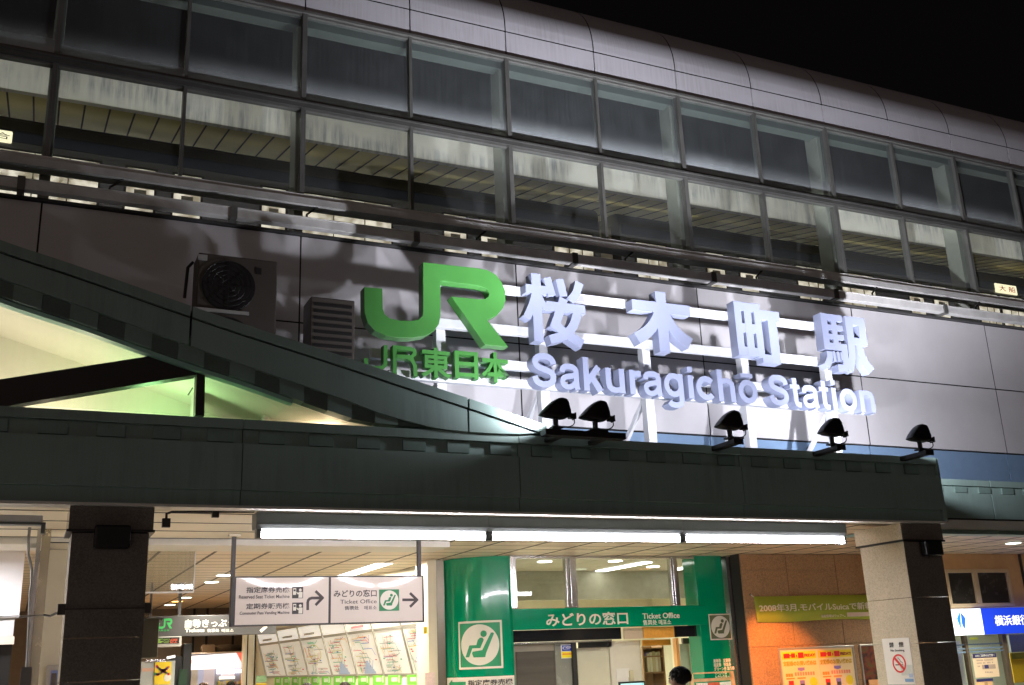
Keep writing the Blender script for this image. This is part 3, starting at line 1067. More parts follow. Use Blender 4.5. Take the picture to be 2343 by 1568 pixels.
def glyph(name, strokes, box, mat, par, dep=DEP):
    x0, x1, z0, z1 = box
    sx_, sz_ = x1 - x0, z1 - z0
    mb = MB()
    for i, st in enumerate(strokes):
        pts, wd = st[0], st[1]
        closed = 'o' in st[2:]
        pts = [(x0 + sx_ * u, z0 + sz_ * v) for u, v in pts]
        k_ = (sx_ + sz_) / 2
        ws = wd * k_ if not isinstance(wd, (list, tuple)) else [q * k_ for q in wd]
        if 's' in st[2:]:
            if closed:
                pts = smooth_line(pts[-2:] + pts + pts[:2], 5)[10:-10 - 1][:5 * len(pts)] if False else pts
            else:
                n0 = len(pts)
                pts = smooth_line(pts, 5)
                if isinstance(ws, list):
                    ws = [q[0] for q in smooth_line([(q, 0) for q in ws], 5)]
        strip(mb, pts, ws, YL + .0009 * i, YL + dep - .0006 * i, closed)
    return mb.build(name, mat, par)


KJ = {
    '木': [([(0, .735), (1, .735)], .165), ([(.5, 1), (.5, 0)], .185),
          ([(.47, .70), (.38, .50), (.24, .32), (.045, .185)], [.15, .17, .18, .19], 's'), ([(.53, .70), (.62, .50), (.76, .32), (.955, .185)], [.15, .17, .18, .19], 's')],
    '町': [([(.07, 1), (.07, .08)], .14), ([(.285, .99), (.285, .1)], .15), ([(.5, 1), (.5, .08)], .14),
          ([(.0, .925), (.57, .925)], .15), ([(0, .56), (.57, .56)], .16), ([(0, .165), (.57, .165)], .15),
          ([(.55, .82), (1, .82)], .17), ([(.82, .82), (.82, .0)], .19), ([(.52, .07), (.88, .07)], .15)],
    '駅': [([(.065, 1), (.065, .38)], .13), ([(.265, .99), (.265, .42)], .11),
          ([(0, .94), (.46, .94)], .11), ([(.05, .765), (.45, .765)], .085), ([(.05, .60), (.45, .60)], .085), ([(0, .425), (.49, .425)], .12),
          ([(.425, .44), (.425, .16), (.40, .06), (.24, .05)], .12), ([(.10, .33), (.085, .2), (.01, .07)], .12, 's'),
          ([(.19, .335), (.2, .16)], .055), ([(.275, .335), (.29, .17)], .055), ([(.35, .335), (.365, .2)], .05),
          ([(.60, 1), (.60, .62), (.575, .28), (.49, .03)], [.15, .15, .145, .15], 's'), ([(.53, .93), (.95, .93)], .14), ([(.88, 1), (.88, .50)], .15), ([(.58, .56), (.95, .56)], .13),
          ([(.76, .54), (.79, .35), (.86, .18), (.96, .05)], [.14, .15, .16, .17], 's')],
    '桜': [([(0, .765), (.36, .765)], .13), ([(.18, 1), (.18, 0)], .15), ([(.15, .70), (.10, .52), (.0, .33)], [.1, .12, .12], 's'), ([(.21, .68), (.27, .57), (.35, .50)], [.1, .11, .1], 's'),
          ([(.37, .965), (.44, .70)], .125), ([(.585, .965), (.64, .71)], .13), ([(.93, .95), (.86, .78), (.755, .655)], [.14, .13, .13], 's'),
          ([(.34, .545), (1, .545)], .135), ([(.64, .68), (.56, .47), (.47, .27), (.66, .15), (.92, .02)], [.14, .14, .14, .14, .15]),
          ([(.87, .53), (.80, .32), (.64, .14), (.37, .045)], [.14, .14, .14, .13], 's')],
}
for t, bx, k in (('桜', (1205, 340, 1592, 780), 'E'), ('木', (1908, 445, 2288, 840), 'E'), ('町', (373, 524, 668, 905), 'F'), ('駅', (948, 603, 1252, 968), 'F')):
    glyph('character', KJ[t], sb(*bx, k=k), m_letter, sgn)
ARCH = [(.133, .26), (.137, .34), (.165, .42), (.225, .465), (.31, .477), (.395, .462), (.455, .415), (.477, .34), (.477, 0)]
ARW = [.06, .07, .09, .11, .12, .13, .135, .135, .135]
ring_ = lambda cx_, cy__, rx, ry, a0=0, a1=360, n_=26: [(cx_ + rx * math.cos(math.radians(a0 + (a1 - a0) * q / n_)), cy__ + ry * math.sin(math.radians(a0 + (a1 - a0) * q / n_))) for q in range(n_ + (0 if a1 - a0 == 360 else 1))]
LT = {
    'S': (.667, [([(.555, .50), (.53, .585), (.45, .64), (.33, .656), (.2, .636), (.128, .565), (.135, .475), (.21, .415), (.33, .378), (.455, .34), (.53, .28), (.538, .185), (.48, .1), (.36, .062), (.23, .07), (.14, .12), (.098, .225)], .135, 's')]),
    'a': (.556, [([(.095, .355), (.115, .43), (.18, .472), (.28, .482), (.375, .466), (.43, .41), (.437, .32), (.437, .12), (.46, 0)], .125, 's'), ([(.437, .315), (.33, .285), (.2, .262), (.115, .215), (.1, .135), (.145, .067), (.235, .048), (.335, .075), (.42, .15)], .115, 's')]),
    'k': (.556, [([(.133, .72), (.133, 0)], .135), ([(.15, .18), (.45, .53)], .14), ([(.255, .33), (.475, 0)], .15)]),
    'u': (.611, [([(.477, .53), (.477, 0)], .135), ([(.611 - p, .53 - q) for p, q in ARCH], ARW)]),
    'r': (.389, [([(.133, .53), (.133, 0)], .135), ([(.133, .26), (.14, .36), (.185, .435), (.27, .463), (.375, .462)], [.06, .08, .11, .125, .135])]),
    'g': (.611, [([(.475, .53), (.475, -.06), (.45, -.13), (.385, -.165), (.29, -.172), (.2, -.158), (.135, -.105)], .13), (ring_(.287, .275, .195, .208), .125, 'o')]),
    'i': (.278, [([(.139, .53), (.139, 0)], .135), ([(.139, .72), (.139, .605)], .135)]),
    'c': (.556, [(ring_(.29, .265, .212, .212, 42, 318), .132)]),
    'h': (.611, [([(.133, .72), (.133, 0)], .135), (ARCH, ARW)]),
    'o': (.611, [(ring_(.3055, .265, .205, .212), .132, 'o')]),
    'ō': (.611, [(ring_(.3055, .265, .205, .212), .132, 'o'), ([(.13, .64), (.48, .64)], .085)]),
    't': (.333, [([(.16, .68), (.16, .14), (.185, .075), (.235, .052), (.31, .05)], .13), ([(.015, .478), (.305, .478)], .1)]),
    'n': (.611, [([(.133, .53), (.133, 0)], .135), (ARCH, ARW)]),
}
a, b = at('E', 1240, 960, Y=YL), at('F', 1283, 1180, Y=YL)
base0 = at('E', 1310, 1070, Y=YL).z
base1 = at('F', 1250, 1238, Y=YL).z
ucap = (at('E', 1310, 846, Y=YL).z - base0) / .724
word = 'Sakuragichō Station'
adv = [LT[ch][0] if ch != ' ' else .278 for ch in word]
uw = (b.x - a.x) / (sum(adv) - .04 - .066)
x_ = a.x - .035 * uw
for ch, ad_ in zip(word, adv):
    if ch != ' ':
        bz = base0 + (base1 - base0) * (x_ - a.x) / (b.x - a.x)
        glyph('letter', LT[ch][1], (x_, x_ + uw, bz, bz + ucap), m_letter, sgn)
    x_ += ad_ * uw
# frame: rails, posts and braces behind the letters
YR = YL + DEP + .004
def zr(k, x, y):
    return at(k, x, y, Y=YR).z


for (ya, yb, xl, xr) in (((zr('E', 1850, 542), zr('E', 1850, 492), at('E', 575, 420, Y=YR).x, at('F', 1100, 690, Y=YR).x)),
                         ((zr('E', 1100, 722), zr('E', 1100, 664), at('E', 575, 620, Y=YR).x, at('F', 1100, 920, Y=YR).x)),
                         ((zr('E', 1130, 955), zr('E', 1130, 897), at('E', 180, 840, Y=YR).x, at('F', 1240, 1120, Y=YR).x)),
                         ((zr('E', 1130, 1072), zr('E', 1130, 1018), at('E', 300, 980, Y=YR).x, at('F', 1270, 1210, Y=YR).x))):
    MB().box(xl, xr, YR, YR + .1, ya, yb).build('rail', m_whitesteel, sgn, bevel=.006)
for (k, x, y, ztop) in (('E', 1335, 1300, 6.2), ('E', 2035, 1420, 6.2), ('F', 480, 1440, 6.2), ('F', 1040, 1480, 6.2), ('E', 640, 900, 6.2)):
    x = at(k, x, y, Y=YR + .12).x
    MB().box(x - .07, x + .07, YR + .102, YR + .24, 4.2, ztop).build('post', m_whitesteel, sgn, bevel=.006)
    MB().bar((x - .02, YR + .2, 5.45), (x - .25, 13.8, 4.25), .06, .06).build('brace', m_whitesteel, sgn)

# ================================================================== floodlights on outriggers
m_fl = M('flood_housing', (.018, .016, .015), .45, .2, var=.2, scale=8)
XF = [5.586, 6.119, 8.083, 9.751, 11.333]
FLB = ['black floodlight below the large letter S, left one of the pair', 'black floodlight in front of the letters k and u, right one of the pair',
       'single black floodlight below the letter h of the station name', 'single black floodlight below the last letters of the station name', 'black floodlight to the right of the sign, last in the row']


def flood(i, x):
    y, z = 10.62, 4.36
    t = thing('floodlight', (x, y, z), FLB[i], 'floodlight', 'floodlights along the canopy edge')
    # housing: tapering visor, lens towards the sign and up
    raw = [(1302, 1265), (1330, 1225), (1380, 1170), (1425, 1137), (1452, 1133), (1478, 1145), (1487, 1190), (1491, 1240), (1478, 1266), (1440, 1285), (1380, 1281), (1335, 1276)]
    prof_f = smooth_line([((u - 1395) / 459, (1335 - v_) / 570) for u, v_ in raw + raw[:1]], 3)[:-1]
    mb = MB()
    n = len(prof_f)
    # rounded shell: the outline of the side view, shrinking towards both cheeks; open end turned up to the sign
    lay = [(-.075, .7), (-.068, .86), (-.045, .96), (-.01, 1.0), (.03, 1.0), (.06, .96), (.075, .86), (.08, .7)]
    v, f = [], []
    for (dy, sc_) in lay:
        for (px, pz) in prof_f:
            v.append((x + .02 + (px - .02) * sc_ - .02, y + dy + (pz - .2) * .12, z + .2 + (pz - .2) * sc_))
    for a in range(len(lay) - 1):
        for k in range(n):
            f.append((a * n + k, a * n + (k + 1) % n, (a + 1) * n + (k + 1) % n, (a + 1) * n + k))
    f += [tuple(range(n - 1, -1, -1)), tuple(range((len(lay) - 1) * n, len(lay) * n))]
    mb.add(v, f)
    mb.build('housing', m_fl, t, smooth=True)
    MB().box(x + .17, x + .235, y - .04, y + .04, z + .105, z + .165).box(x + .232, x + .25, y - .05, y + .05, z + .095, z + .175).build('junction_box', m_fl, t, bevel=.008)
    MB().tube([(x - .01, y, z - .05), (x - .01, y, z + .11)], .032, 10).box(x - .08, x + .06, y - .05, y + .05, z - .03, z - .012).build('swivel', m_fl, t)
    pts = [(x + .235, y, z + .11)] + [(x + .1 + .145 * math.cos(q), y, z + .07 + .075 * math.sin(q)) for q in [.2, -.2, -.6, -1.0, -1.4, -1.8, -2.2, -2.7]]
    MB().tube(pts, .007, 6).build('cable', m_fl, t)
    # lens on the side facing the sign
    MB().prism([(x - .05, z + .17), (x + .09, z + .17), (x + .09, z + .27), (x + .02, z + .26)], y + .083, y + .094).build('lens', EM('flood_lens', (.9, .93, 1), 3), t)
    if i > 1:
        MB().box(x - .05, x + .07, y - .12, 11.5, z - .11, z - .05).box(x - .065, x + .085, y - .14, y - .12, z - .12, z - .04).build('outrigger', m_fl, t, bevel=.006)
    lx, ly, lz = x - .02, y + .16, z + (.18 if i == 0 else .14)
    l = lamp('flood_beam', 'SPOT', (lx, ly, lz), FP[i], (.9, .89, .99), t, spot_size=math.radians(80), spot_blend=1.0, shadow_soft_size=.05)
    aim(l, (FD[i], .2, .98))
    l = lamp('flood_spill', 'SPOT', (lx, ly, lz), FW[i], (.9, .89, .99), t, spot_size=math.radians((160, 140, 156, 156, 142)[i]), spot_blend=.7, shadow_soft_size=.05)
    aim(l, (FD[i] * .8, .5, .85) if i else (-.45, .6, .55))


FP = [1300, 1500, 1800, 1800, 2400]
FW = [230, 270, 310, 330, 950]
FD = [-.1, .2, .02, .1, .75]
for i, x in enumerate(XF):
    flood(i, x)
t = thing('lamp_bracket', (5.9, 10.62, 4.2), 'dark steel bracket carrying the pair of floodlights on the canopy edge', 'bracket')
MB().box(5.4, 6.48, 10.54, 10.68, 4.235, 4.31).box(5.6, 5.7, 10.68, 11.3, 4.24, 4.29).box(6.2, 6.3, 10.68, 11.3, 4.24, 4.29).build('beam', m_fl, t, bevel=.006)
MB().box(6.0, 6.25, 10.56, 10.68, 4.312, 4.335).build('plate', m_fl, t)

# ================================================================== outdoor units on the canopy roof
m_ac = M('cabinet_painted_shade', (.08, .07, .06), .5, var=.1, scale=2)  # shadow over the units is put into this dark cabinet colour


def unit(x0, x1, zt, fan, lb):
    t = thing('outdoor_unit', ((x0 + x1) / 2, 12.4, 4.3), lb, 'outdoor unit')
    zb = 4.95
    MB().box(x0, x1, 12.2, 12.6, zb, zt).build('cabinet', m_ac, t, bevel=.015)
    MB().box(x0 + .05, x0 + .12, 12.2, 12.6, 4.26, zb).box(x1 - .12, x1 - .05, 12.2, 12.6, 4.26, zb).build('stand', m_steel, t)
    if fan:
        for q in range(2):
            cx, cz, r = x0 + .37, zt - .40 - q * .72, .32
            MB().lathe((cx, 12.19, cz), [(r, 0), (r, .015), (.01, .016)], 32, 'y').build('fan_recess', m_dark, t)
            mb = MB()
            for rr in (.08, .14, .2, .26, .315):
                mb.tube([(cx + rr * math.cos(a * math.pi / 16), 12.17, cz + rr * math.sin(a * math.pi / 16)) for a in range(33)], .004, 5)
            for a in range(8):
                mb.tube([(cx, 12.172, cz), (cx + r * math.cos(a * math.pi / 4), 12.172, cz + r * math.sin(a * math.pi / 4))], .005, 4)
            mb.build('fan_guard', m_dark, t)
        MB().box(x1 - .27, x1 - .2, 12.192, 12.2, zt - .2, zt - .12).build('badge', m_dark, t)
        mb = MB()
        mb.box(x0 - .02, x0 + .62, 12.15, 12.17, zt - .76, zt - .72)
        mb.box(x0 - .01, x0 + .1, 12.16, 12.2, zt - .1, zt - .04)
        mb.build('guard_bar', M('pale_metal', (.5, .5, .48), .4, .2), t)
        MB().tube([(x0 - .02, 12.5, zt - .02), (x0 - .08, 12.5, zt - .1), (x0 - .1, 12.5, zt - .5)], .02, 8).build('pipe', m_dark, t)
    else:
        mb = MB()
        for q in range(12):
            mb.box(x0 + .04, x1 - .04, 12.19, 12.2, zt - .12 - q * .09, zt - .08 - q * .09)
        mb.build('grille', m_dark, t)
    return t


def unit_pipes(t, x1, zt):
    for q in range(2):
        MB().tube([(x1 + .001, 12.45 + q * .08, zt - .9 - q * .1), (x1 + .12, 12.5, zt - .92 - q * .1), (x1 + .16, 12.9, zt - .9 - q * .1), (x1 + .16, 13.93, zt - .85 - q * .1)], .028, 8).build('lagged_pipe', M('pipe_lagging', (.3, .29, .26), .7, var=.2), t, smooth=True)
    MB().tube([(x1 - .1, 12.58, 4.95), (x1 - .08, 12.66, 4.6), (x1 - .05, 12.66, 4.3)], .016, 6).build('drain_hose', m_dark, t)


unit_pipes(unit(1.64, 2.60, 6.65, True, 'tall twin fan outdoor unit on the canopy roof behind the curved gable'), 2.60, 6.65)
unit_pipes(unit(3.03, 3.60, 6.24, False, 'dark shorter outdoor unit on the canopy roof beside the green logo'), 3.60, 6.24)

# ================================================================== ticket office
YT = 16.2
tof = thing('ticket_office', (9.5, 16.8, 0), 'glass fronted ticket office with glossy green columns and a green name band', 'ticket office')
# curved green column: quarter round from (6.62,17.05) to (7.5,16.2)
mb = MB()
cx, cyy, rr = 7.5, 17.1, .9
n = 24
ring = [(cx - rr * math.cos(a), cyy - rr * math.sin(a)) for a in [math.pi / 2 * q / n for q in range(n + 1)]]
ring = [(cx - rr, 17.6)] + ring
v, f = [], []
for (x, y) in ring:
    v += [(x, y, .02), (x, y, ZC - .01)]
nr = len(ring)
for (x, y) in ring:
    dx, dy = 7.5 - x, max(17.1 - y, 0)
    L_ = math.hypot(dx, dy)
    v += [(x + dx / L_ * .04, y + dy / L_ * .04, .02), (x + dx / L_ * .04, y + dy / L_ * .04, ZC - .01)]
for q in range(nr - 1):
    f.append((2 * q, 2 * q + 2, 2 * q + 3, 2 * q + 1))
    f.append((2 * nr + 2 * q, 2 * nr + 2 * q + 1, 2 * nr + 2 * q + 3, 2 * nr + 2 * q + 2))
for q in (0, nr - 1):
    f.append((2 * q, 2 * q + 1, 2 * nr + 2 * q + 1, 2 * nr + 2 * q))
mb.add(v, f)
ob = mb.build('curved_column', m_tgreen, tof, smooth=True)
fb('side_column', tof, m_tgreen, 'O', 565, 470, 800, 1900, YT, .4, bevel=.01)
xc = at('O', 830, 700, Y=YT).x
MB().box(xc - .09, xc - .02, YT + .02, YT + .4, .02, ZC - .01).box(xc + .02, xc + .1, YT - .02, YT + .4, .02, ZC - .01).build('edge_trim', m_chrome, tof)
MB().box(xc - .02, xc + .02, YT + .1, YT + .4, .02, ZC - .01).build('edge_joint', m_joint, tof)
hx0, hx1 = 7.505, at('O', 600, 900, Y=YT).x
hdr = MB().box(hx0, hx1, YT - .01, YT + .16, 2.225, 2.57).build('name_band', m_tgreen, tof, bevel=.006)
txt('lettering', 'みどりの窓口', RY('N', 1040, 950, 1735, 1062, YT - .01), YT - .011, m_offw, hdr, bold=.02)
txt('lettering', 'Ticket Office', RY('O', 65, 955, 380, 1003, YT - .01), YT - .011, m_offw, hdr, bold=.018)
txt('lettering', '售票处 매표소', RY('O', 70, 1012, 308, 1058, YT - .01), YT - .011, m_offw, hdr, bold=.012)
txt('lettering', '乗車券　定期券\n指定券　特急券\nグリーン券 急行券\nイベント券\nトクトクきっぷ', RY('O', 672, 1342, 845, 1512, YT), YT - .001, m_offw, tof, bold=.02)
# upper panes and steel mullions
for (x0, x1) in ((at('N', 795, 700, Y=YT).x, at('N', 1215, 700, Y=YT).x), (at('N', 1305, 700, Y=YT).x, at('O', 315, 700, Y=YT).x), (at('O', 375, 700, Y=YT).x, at('O', 570, 700, Y=YT).x)):
    MB().box(x0, x1, YT + .05, YT + .06, 2.575, ZC - .06).build('pane', m_glass, tof)
for (k, a, b) in (('N', 738, 795), ('N', 1215, 1240), ('N', 1250, 1305), ('O', 315, 330), ('O', 335, 375)):
    x0, x1 = at(k, a, 700, Y=YT).x, at(k, b, 700, Y=YT).x
    MB().box(x0, x1, YT, YT + .12, 2.572, ZC - .01).build('mullion', m_chrome, tof, bevel=.008)
MB().box(7.5, 11.4, YT + .01, YT + .11, ZC - .05, ZC - .005).build('head_rail', m_chrome, tof)
# room inside
m_room = M('office_wall', (.7, .66, .5), .5, var=.04)
MB().box(7.3, 14, 22, 22.1, .02, ZC).box(13.9, 14, 16.7, 22, .02, ZC).box(7.2, 7.3, 17.6, 22, .02, ZC).build('room_wall', m_room, tof)
mb = MB()
for i in range(9):
    for q in range(9):
        mb.box(7.3 + i * .72 + .006, 7.3 + (i + 1) * .72 - .006, 16.42 + q * .62 + .006, 16.42 + (q + 1) * .62 - .006, ZC - .03, ZC - .02)
mb.build('room_ceiling', M('office_ceiling', (.5, .46, .36), .4, var=.04), tof)
MB().box(7.3, 13.9, 18.9, 19.0, 2.86, ZC - .03).build('room_bulkhead', M('office_bulkhead', (.4, .38, .29), .45), tof)
for (x0, y0, y1) in ((10.6, 17.0, 19.0 - .2), (12.2, 16.8, 18.6), (9.2, 19.3, 21)):
    MB().box(x0, x0 + .22, y0, y1, ZC - .05, ZC - .032).build('ceiling_lamp', EM('office_tube', (1, 1, .95), 7), tof)
for (x0, y0) in ((8.5, 16.9), (9.9, 16.8), (11.4, 17.9)):
    MB().lathe((x0, y0, ZC - .045), [(.13, 0), (.13, .012)], 20).build('ceiling_lamp', EM('office_disc', (1, 1, .85), 7), tof)
lamp('room_light', 'AREA', (10.5, 19.5, 2.6), 330, (1, .96, .82), tof, shape='RECTANGLE', size=3, size_y=3)
# below the band
MB().box(7.52, at('N', 1700, 1100, Y=YT).x, YT + .1, YT + .14, 2.03, 2.222).build('dark_transom', M('dark_glass', (.012, .013, .015), .12, var=.1, scale=2), tof)
MB().box(at('O', 365, 1100, Y=YT).x, 11.2, YT + .1, YT + .14, 2.03, 2.222).build('dark_transom', MATS['dark_glass'], tof)
fb('transom_panel', tof, M('beige_panel', (.6, .47, .33), .4, var=.05), 'N', 1702, 1085, 1866, 1175, YT + .12, .03)
fb('transom_panel', tof, M('panel_painted_orange_lit', (.85, .4, .07), .4, var=.1, scale=20), 'O', 68, 1072, 364, 1166, YT + .12, .03)  # orange light reflected here is put into the panel's own colour
fb('transom_rail', tof, m_chrome, 'N', 775, 1196, 1600, 1210, YT + .08, .05)
fb('door_leaf', tof, M('door_bronze', (.3, .27, .21), .4, .1, var=.05), 'N', 778, 1212, 1135, 2000, YT + .2, .05)
fb('door_panel', tof, M('dark_blind', (.07, .062, .05), .6, var=.25, scale=3, stretch=(.3, 1, 4)), 'N', 800, 1280, 1128, 2000, YT + .18, .015)
fb('frosted_strip', tof, M('grey_strip', (.22, .23, .2), .25, var=.05), 'N', 1132, 1205, 1270, 2000, YT + .17, .02)
fb('dark_jamb', tof, m_dark, 'N', 1285, 1200, 1318, 2000, YT + .1, .15)
fb('dark_lintel', tof, m_dark, 'N', 1322, 1200, 1598, 1248, YT + .3, .05)
fb('beige_door', tof, M('beige_door', (.62, .6, .45), .45, var=.03), 'N', 1322, 1248, 1602, 2000, YT + .35, .05)
fb('pale_post', tof, M('pale_post', (.72, .68, .55), .45, var=.04), 'N', 1602, 1190, 1868, 2000, YT + .3, .2)
fb('panel_painted_orange_lit', tof, MATS['panel_painted_orange_lit'], 'O', 66, 1182, 305, 1232, YT + .5, .03)
fb('glass_door', tof, m_glass, 'O', 66, 1180, 340, 2000, YT + .12, .01)
fb('door_jamb', tof, M('orange_jamb', (.8, .42, .14), .35, .3, var=.05), 'O', 380, 1168, 405, 2000, YT + .1, .1)
fb('dark_lintel', tof, M('brown_lintel', (.09, .06, .035), .5), 'O', 408, 1168, 500, 1216, YT + .5, .05)
fb('pale_partition', tof, M('pale_partition', (.62, .64, .47), .45, var=.03), 'O', 410, 1216, 500, 2000, YT + .6, .05)
fb('pale_pilaster', tof, M('pale_pilaster', (.7, .72, .58), .45, var=.03), 'O', 500, 1162, 555, 2000, YT + .55, .05)
fb('pale_partition', tof, M('olive_partition', (.4, .4, .28), .5, var=.03), 'O', 555, 1162, 618, 2000, YT + .62, .05)
fb('notice', tof, m_paper, 'O', 498, 1295, 552, 1560, YT + .54, .006)
fb('notice_header', tof, m_lgreen, 'O', 482, 1278, 555, 1296, YT + .53, .006)
# things kept in the office
bk = thing('bookcase', (10.2, 18.2, .02), 'brown wooden bookcase of files and books inside the ticket office', 'bookcase')
x0, x1, z0, z1 = RY('O', 78, 1235, 262, 1700, 17.8)
mb = MB()
mb.box(x0, x1, 18.2, 18.23, .02, z1).box(x0, x0 + .03, 17.8, 18.2, .02, z1).box(x1 - .03, x1, 17.8, 18.2, .02, z1)
MBs = []
for zz in (z1 - .03, at('O', 170, 1318, Y=17.8).z, at('O', 170, 1455, Y=17.8).z, .9, .3):
    mb.box(x0 + .03, x1 - .03, 17.8, 18.2, zz - .025, zz)
mb.build('shelf_unit', M('bookcase_wood', (.3, .17, .08), .5, var=.15), bk)
zz = at('O', 170, 1455, Y=17.8).z
bx = x0 + .12
cols = [(.7, .62, .42), (.75, .7, .55), (.6, .5, .3), (.72, .66, .5), (.55, .45, .3), (.6, .12, .1)]
k = 0
while bx < x1 - .1:
    h = .34 + .05 * ((k * 7) % 5) / 5
    MB().box(bx, bx + .055, 17.84, 18.1, zz + .001, zz + h).build('book', M('book_cover_%d' % (k % 6), cols[k % 6], .6, var=0), bk)
    bx += .062
    k += 1
zz = at('O', 170, 1318, Y=17.8).z
MB().box(x0 + .08, x0 + .36, 17.86, 18.1, zz + .001, zz + .06).build('file_box', m_purple, bk)
mn = thing('monitor', (9.7, 15.9, 1.3), 'flat monitor with a bright blue green screen in the ticket office', 'monitor')
x0, x1, z0, z1 = RY('N', 1665, 1535, 1885, 1700, 16.35)
MB().box(x0, x1, 16.35, 16.39, z0, z1).build('case', m_black, mn, bevel=.006)
MB().box(x0 + .025, x1 - .025, 16.345, 16.349, z0 + .03, z1 - .03).build('screen', EM('monitor_screen', (.05, .5, .55), 1.0), mn)
MB().box((x0 + x1) / 2 - .03, (x0 + x1) / 2 + .03, 16.4, 16.44, .9, z0 + .2).box(x0, x1, 16.3, 16.55, .02, .9).build('stand', m_grey, mn)
t = fb('wall_notice', None, m_paper, 'N', 1640, 1425, 1752, 1590, YT + .29, .006)
tag(t, 'white paper notice on the pale post inside the ticket office', 'notice')
ph = thing('phone_handset', (9.9, YT + .28, 1.8), 'cream telephone handset hanging beside the paper notice in the ticket office', 'telephone')
fb('handset', ph, M('handset_cream', (.6, .55, .35), .4), 'N', 1752, 1440, 1785, 1540, YT + .25, .04, bevel=.012)
fb('cradle', ph, MATS['handset_cream'], 'N', 1745, 1500, 1790, 1560, YT + .275, .02, bevel=.006)
# security sticker
stc = thing('security_sticker', at('N', 1220, 1280, Y=YT + .15), 'blue and yellow security sticker on the ticket office door glass', 'sticker')
fb('backing', stc, m_white, 'N', 1168, 1222, 1272, 1340, YT + .16, .004)
fb('blue_field', stc, m_bluep, 'N', 1176, 1230, 1265, 1278, YT + .156, .003)
fb('yellow_field', stc, M('sticker_yellow', (.9, .75, .02), .5, var=0), 'N', 1173, 1283, 1267, 1335, YT + .156, .003)
txt('lettering', 'CSP', RY('N', 1180, 1240, 1253, 1266, YT + .156), YT + .1555, m_white, stc, bold=.02)
fb('caption', stc, m_orange, 'N', 1180, 1298, 1262, 1310, YT + .154, .002)


def bent(mb, name, mat, par):
    import bmesh
    o_ = mb.build(name, mat, None)
    bm = bmesh.new()
    bm.from_mesh(o_.data)
    xs_ = [v.co.x for v in bm.verts]
    for q in range(1, 16):
        xq = min(xs_) + (max(xs_) - min(xs_)) * q / 16
        bmesh.ops.bisect_plane(bm, geom=bm.verts[:] + bm.edges[:] + bm.faces[:], plane_co=(xq, 0, 0), plane_no=(1, 0, 0))
    for v in bm.verts:
        v.co = bend(v.co)
    bm.to_mesh(o_.data)
    bm.free()
    attach(o_, par)
    return o_


# seat pictogram: green square, white disc, reclining passenger
def seat_pict(par, k, xl, yt, xr, yb, Y, green, border=True, curved=None):
    x0, x1, z0, z1 = RY(k, xl, yt, xr, yb, Y)
    wd, ht = x1 - x0, z1 - z0

    def place(mb, t, name, mat):
        if curved:
            return bent(mb, name, mat, par)
        return mb.build(name, mat, par)

    def slab(name, poly, mat, d):
        mb = MB()
        # subdivide along x so it can bend round the column
        mb.prism([(x0 + wd * u, z0 + ht * v) for u, v in poly], Y - d, Y - d + .003)
        place(mb, 0, name, mat)
    if curved:
        def strip(a0, b0, a1, b1, d, name, mat):
            mb = MB()
            n = 10
            for q in range(n):
                u0, u1 = a0 + (a1 - a0) * q / n, a0 + (a1 - a0) * (q + 1) / n
                mb.box(x0 + wd * u0, x0 + wd * u1, Y - d, Y - d + .003, z0 + ht * b0, z0 + ht * b1)
            place(mb, 0, name, mat)
    else:
        def strip(a0, b0, a1, b1, d, name, mat):
            slab(name, [(a0, b0), (a1, b0), (a1, b1), (a0, b1)], mat, d)
    if border:
        strip(0, 0, 1, 1, .004, 'border', m_offw)
        strip(.045, .045, .955, .955, .008, 'green_field', green)
        rad = .425
    else:
        strip(0, 0, 1, 1, .004, 'green_field', green)
        rad = .45
    slab('disc', [(.5 + rad * math.cos(a * math.pi / 24), .5 + rad * math.sin(a * math.pi / 24)) for a in range(48)], m_offw, .013)
    slab('passenger', [(.6 + .068 * math.cos(a * math.pi / 10), .725 + .068 * math.sin(a * math.pi / 10)) for a in range(20)], green, .018)
    slab('passenger', [(.18, .25), (.265, .25), (.345, .43), (.52, .43), (.60, .60), (.57, .645), (.52, .645), (.47, .60), (.435, .495), (.28, .495)], green, .018)
    slab('seat', [(.345, .36), (.56, .385), (.755, .74), (.80, .745), (.82, .72), (.64, .32), (.62, .24), (.37, .24), (.335, .32)], green, .018)


def bend(v):
    # wrap a slab designed at Y=YT round the curved column (radius .9, axis at x 7.5, y 17.1)
    x, y, z = v
    s_ = (7.5 - x) / .9
    r = .9 + (YT - y)
    return (7.5 - r * math.sin(s_), 17.1 - r * math.cos(s_), z)


def arc_x(k, px, py):
    # arc length coordinate on the curved column of the picture point
    best = None
    for q in range(400):
        s_ = q / 400 * math.pi / 2
        p = Vector((7.5 - .9 * math.sin(s_), 17.1 - .9 * math.cos(s_), 0))
        h = at(k, px, py, Y=p.y)
        e = abs(h.x - p.x)
        if best is None or e < best[0]:
            best = (e, 7.5 - .9 * s_, h.z)
    return best[1], best[2]


pc = thing('seat_pictogram', (7.0, 16.4, 2.0), 'green square reserved seat pictogram on the curved green column', 'sign')
xa, _ = arc_x('N', 303, 1230)
xb, _ = arc_x('N', 672, 1220)
_, zt_ = arc_x('N', 480, 1022)
_, zb_ = arc_x('N', 490, 1430)
_o = RY
def RYfix(*a):
    return (xa, xb, zb_, zt_)


RY = RYfix
seat_pict(pc, 'N', 0, 0, 0, 0, YT, m_signgreen, curved=bend)
RY = _o
pc2 = thing('seat_pictogram', (11.7, YT, 2.2), 'smaller grey green reserved seat pictogram on the right green column', 'sign')
seat_pict(pc2, 'O', 632, 964, 815, 1184, YT - .002, M('pict_olive', (.12, .14, .07), .5, var=0))
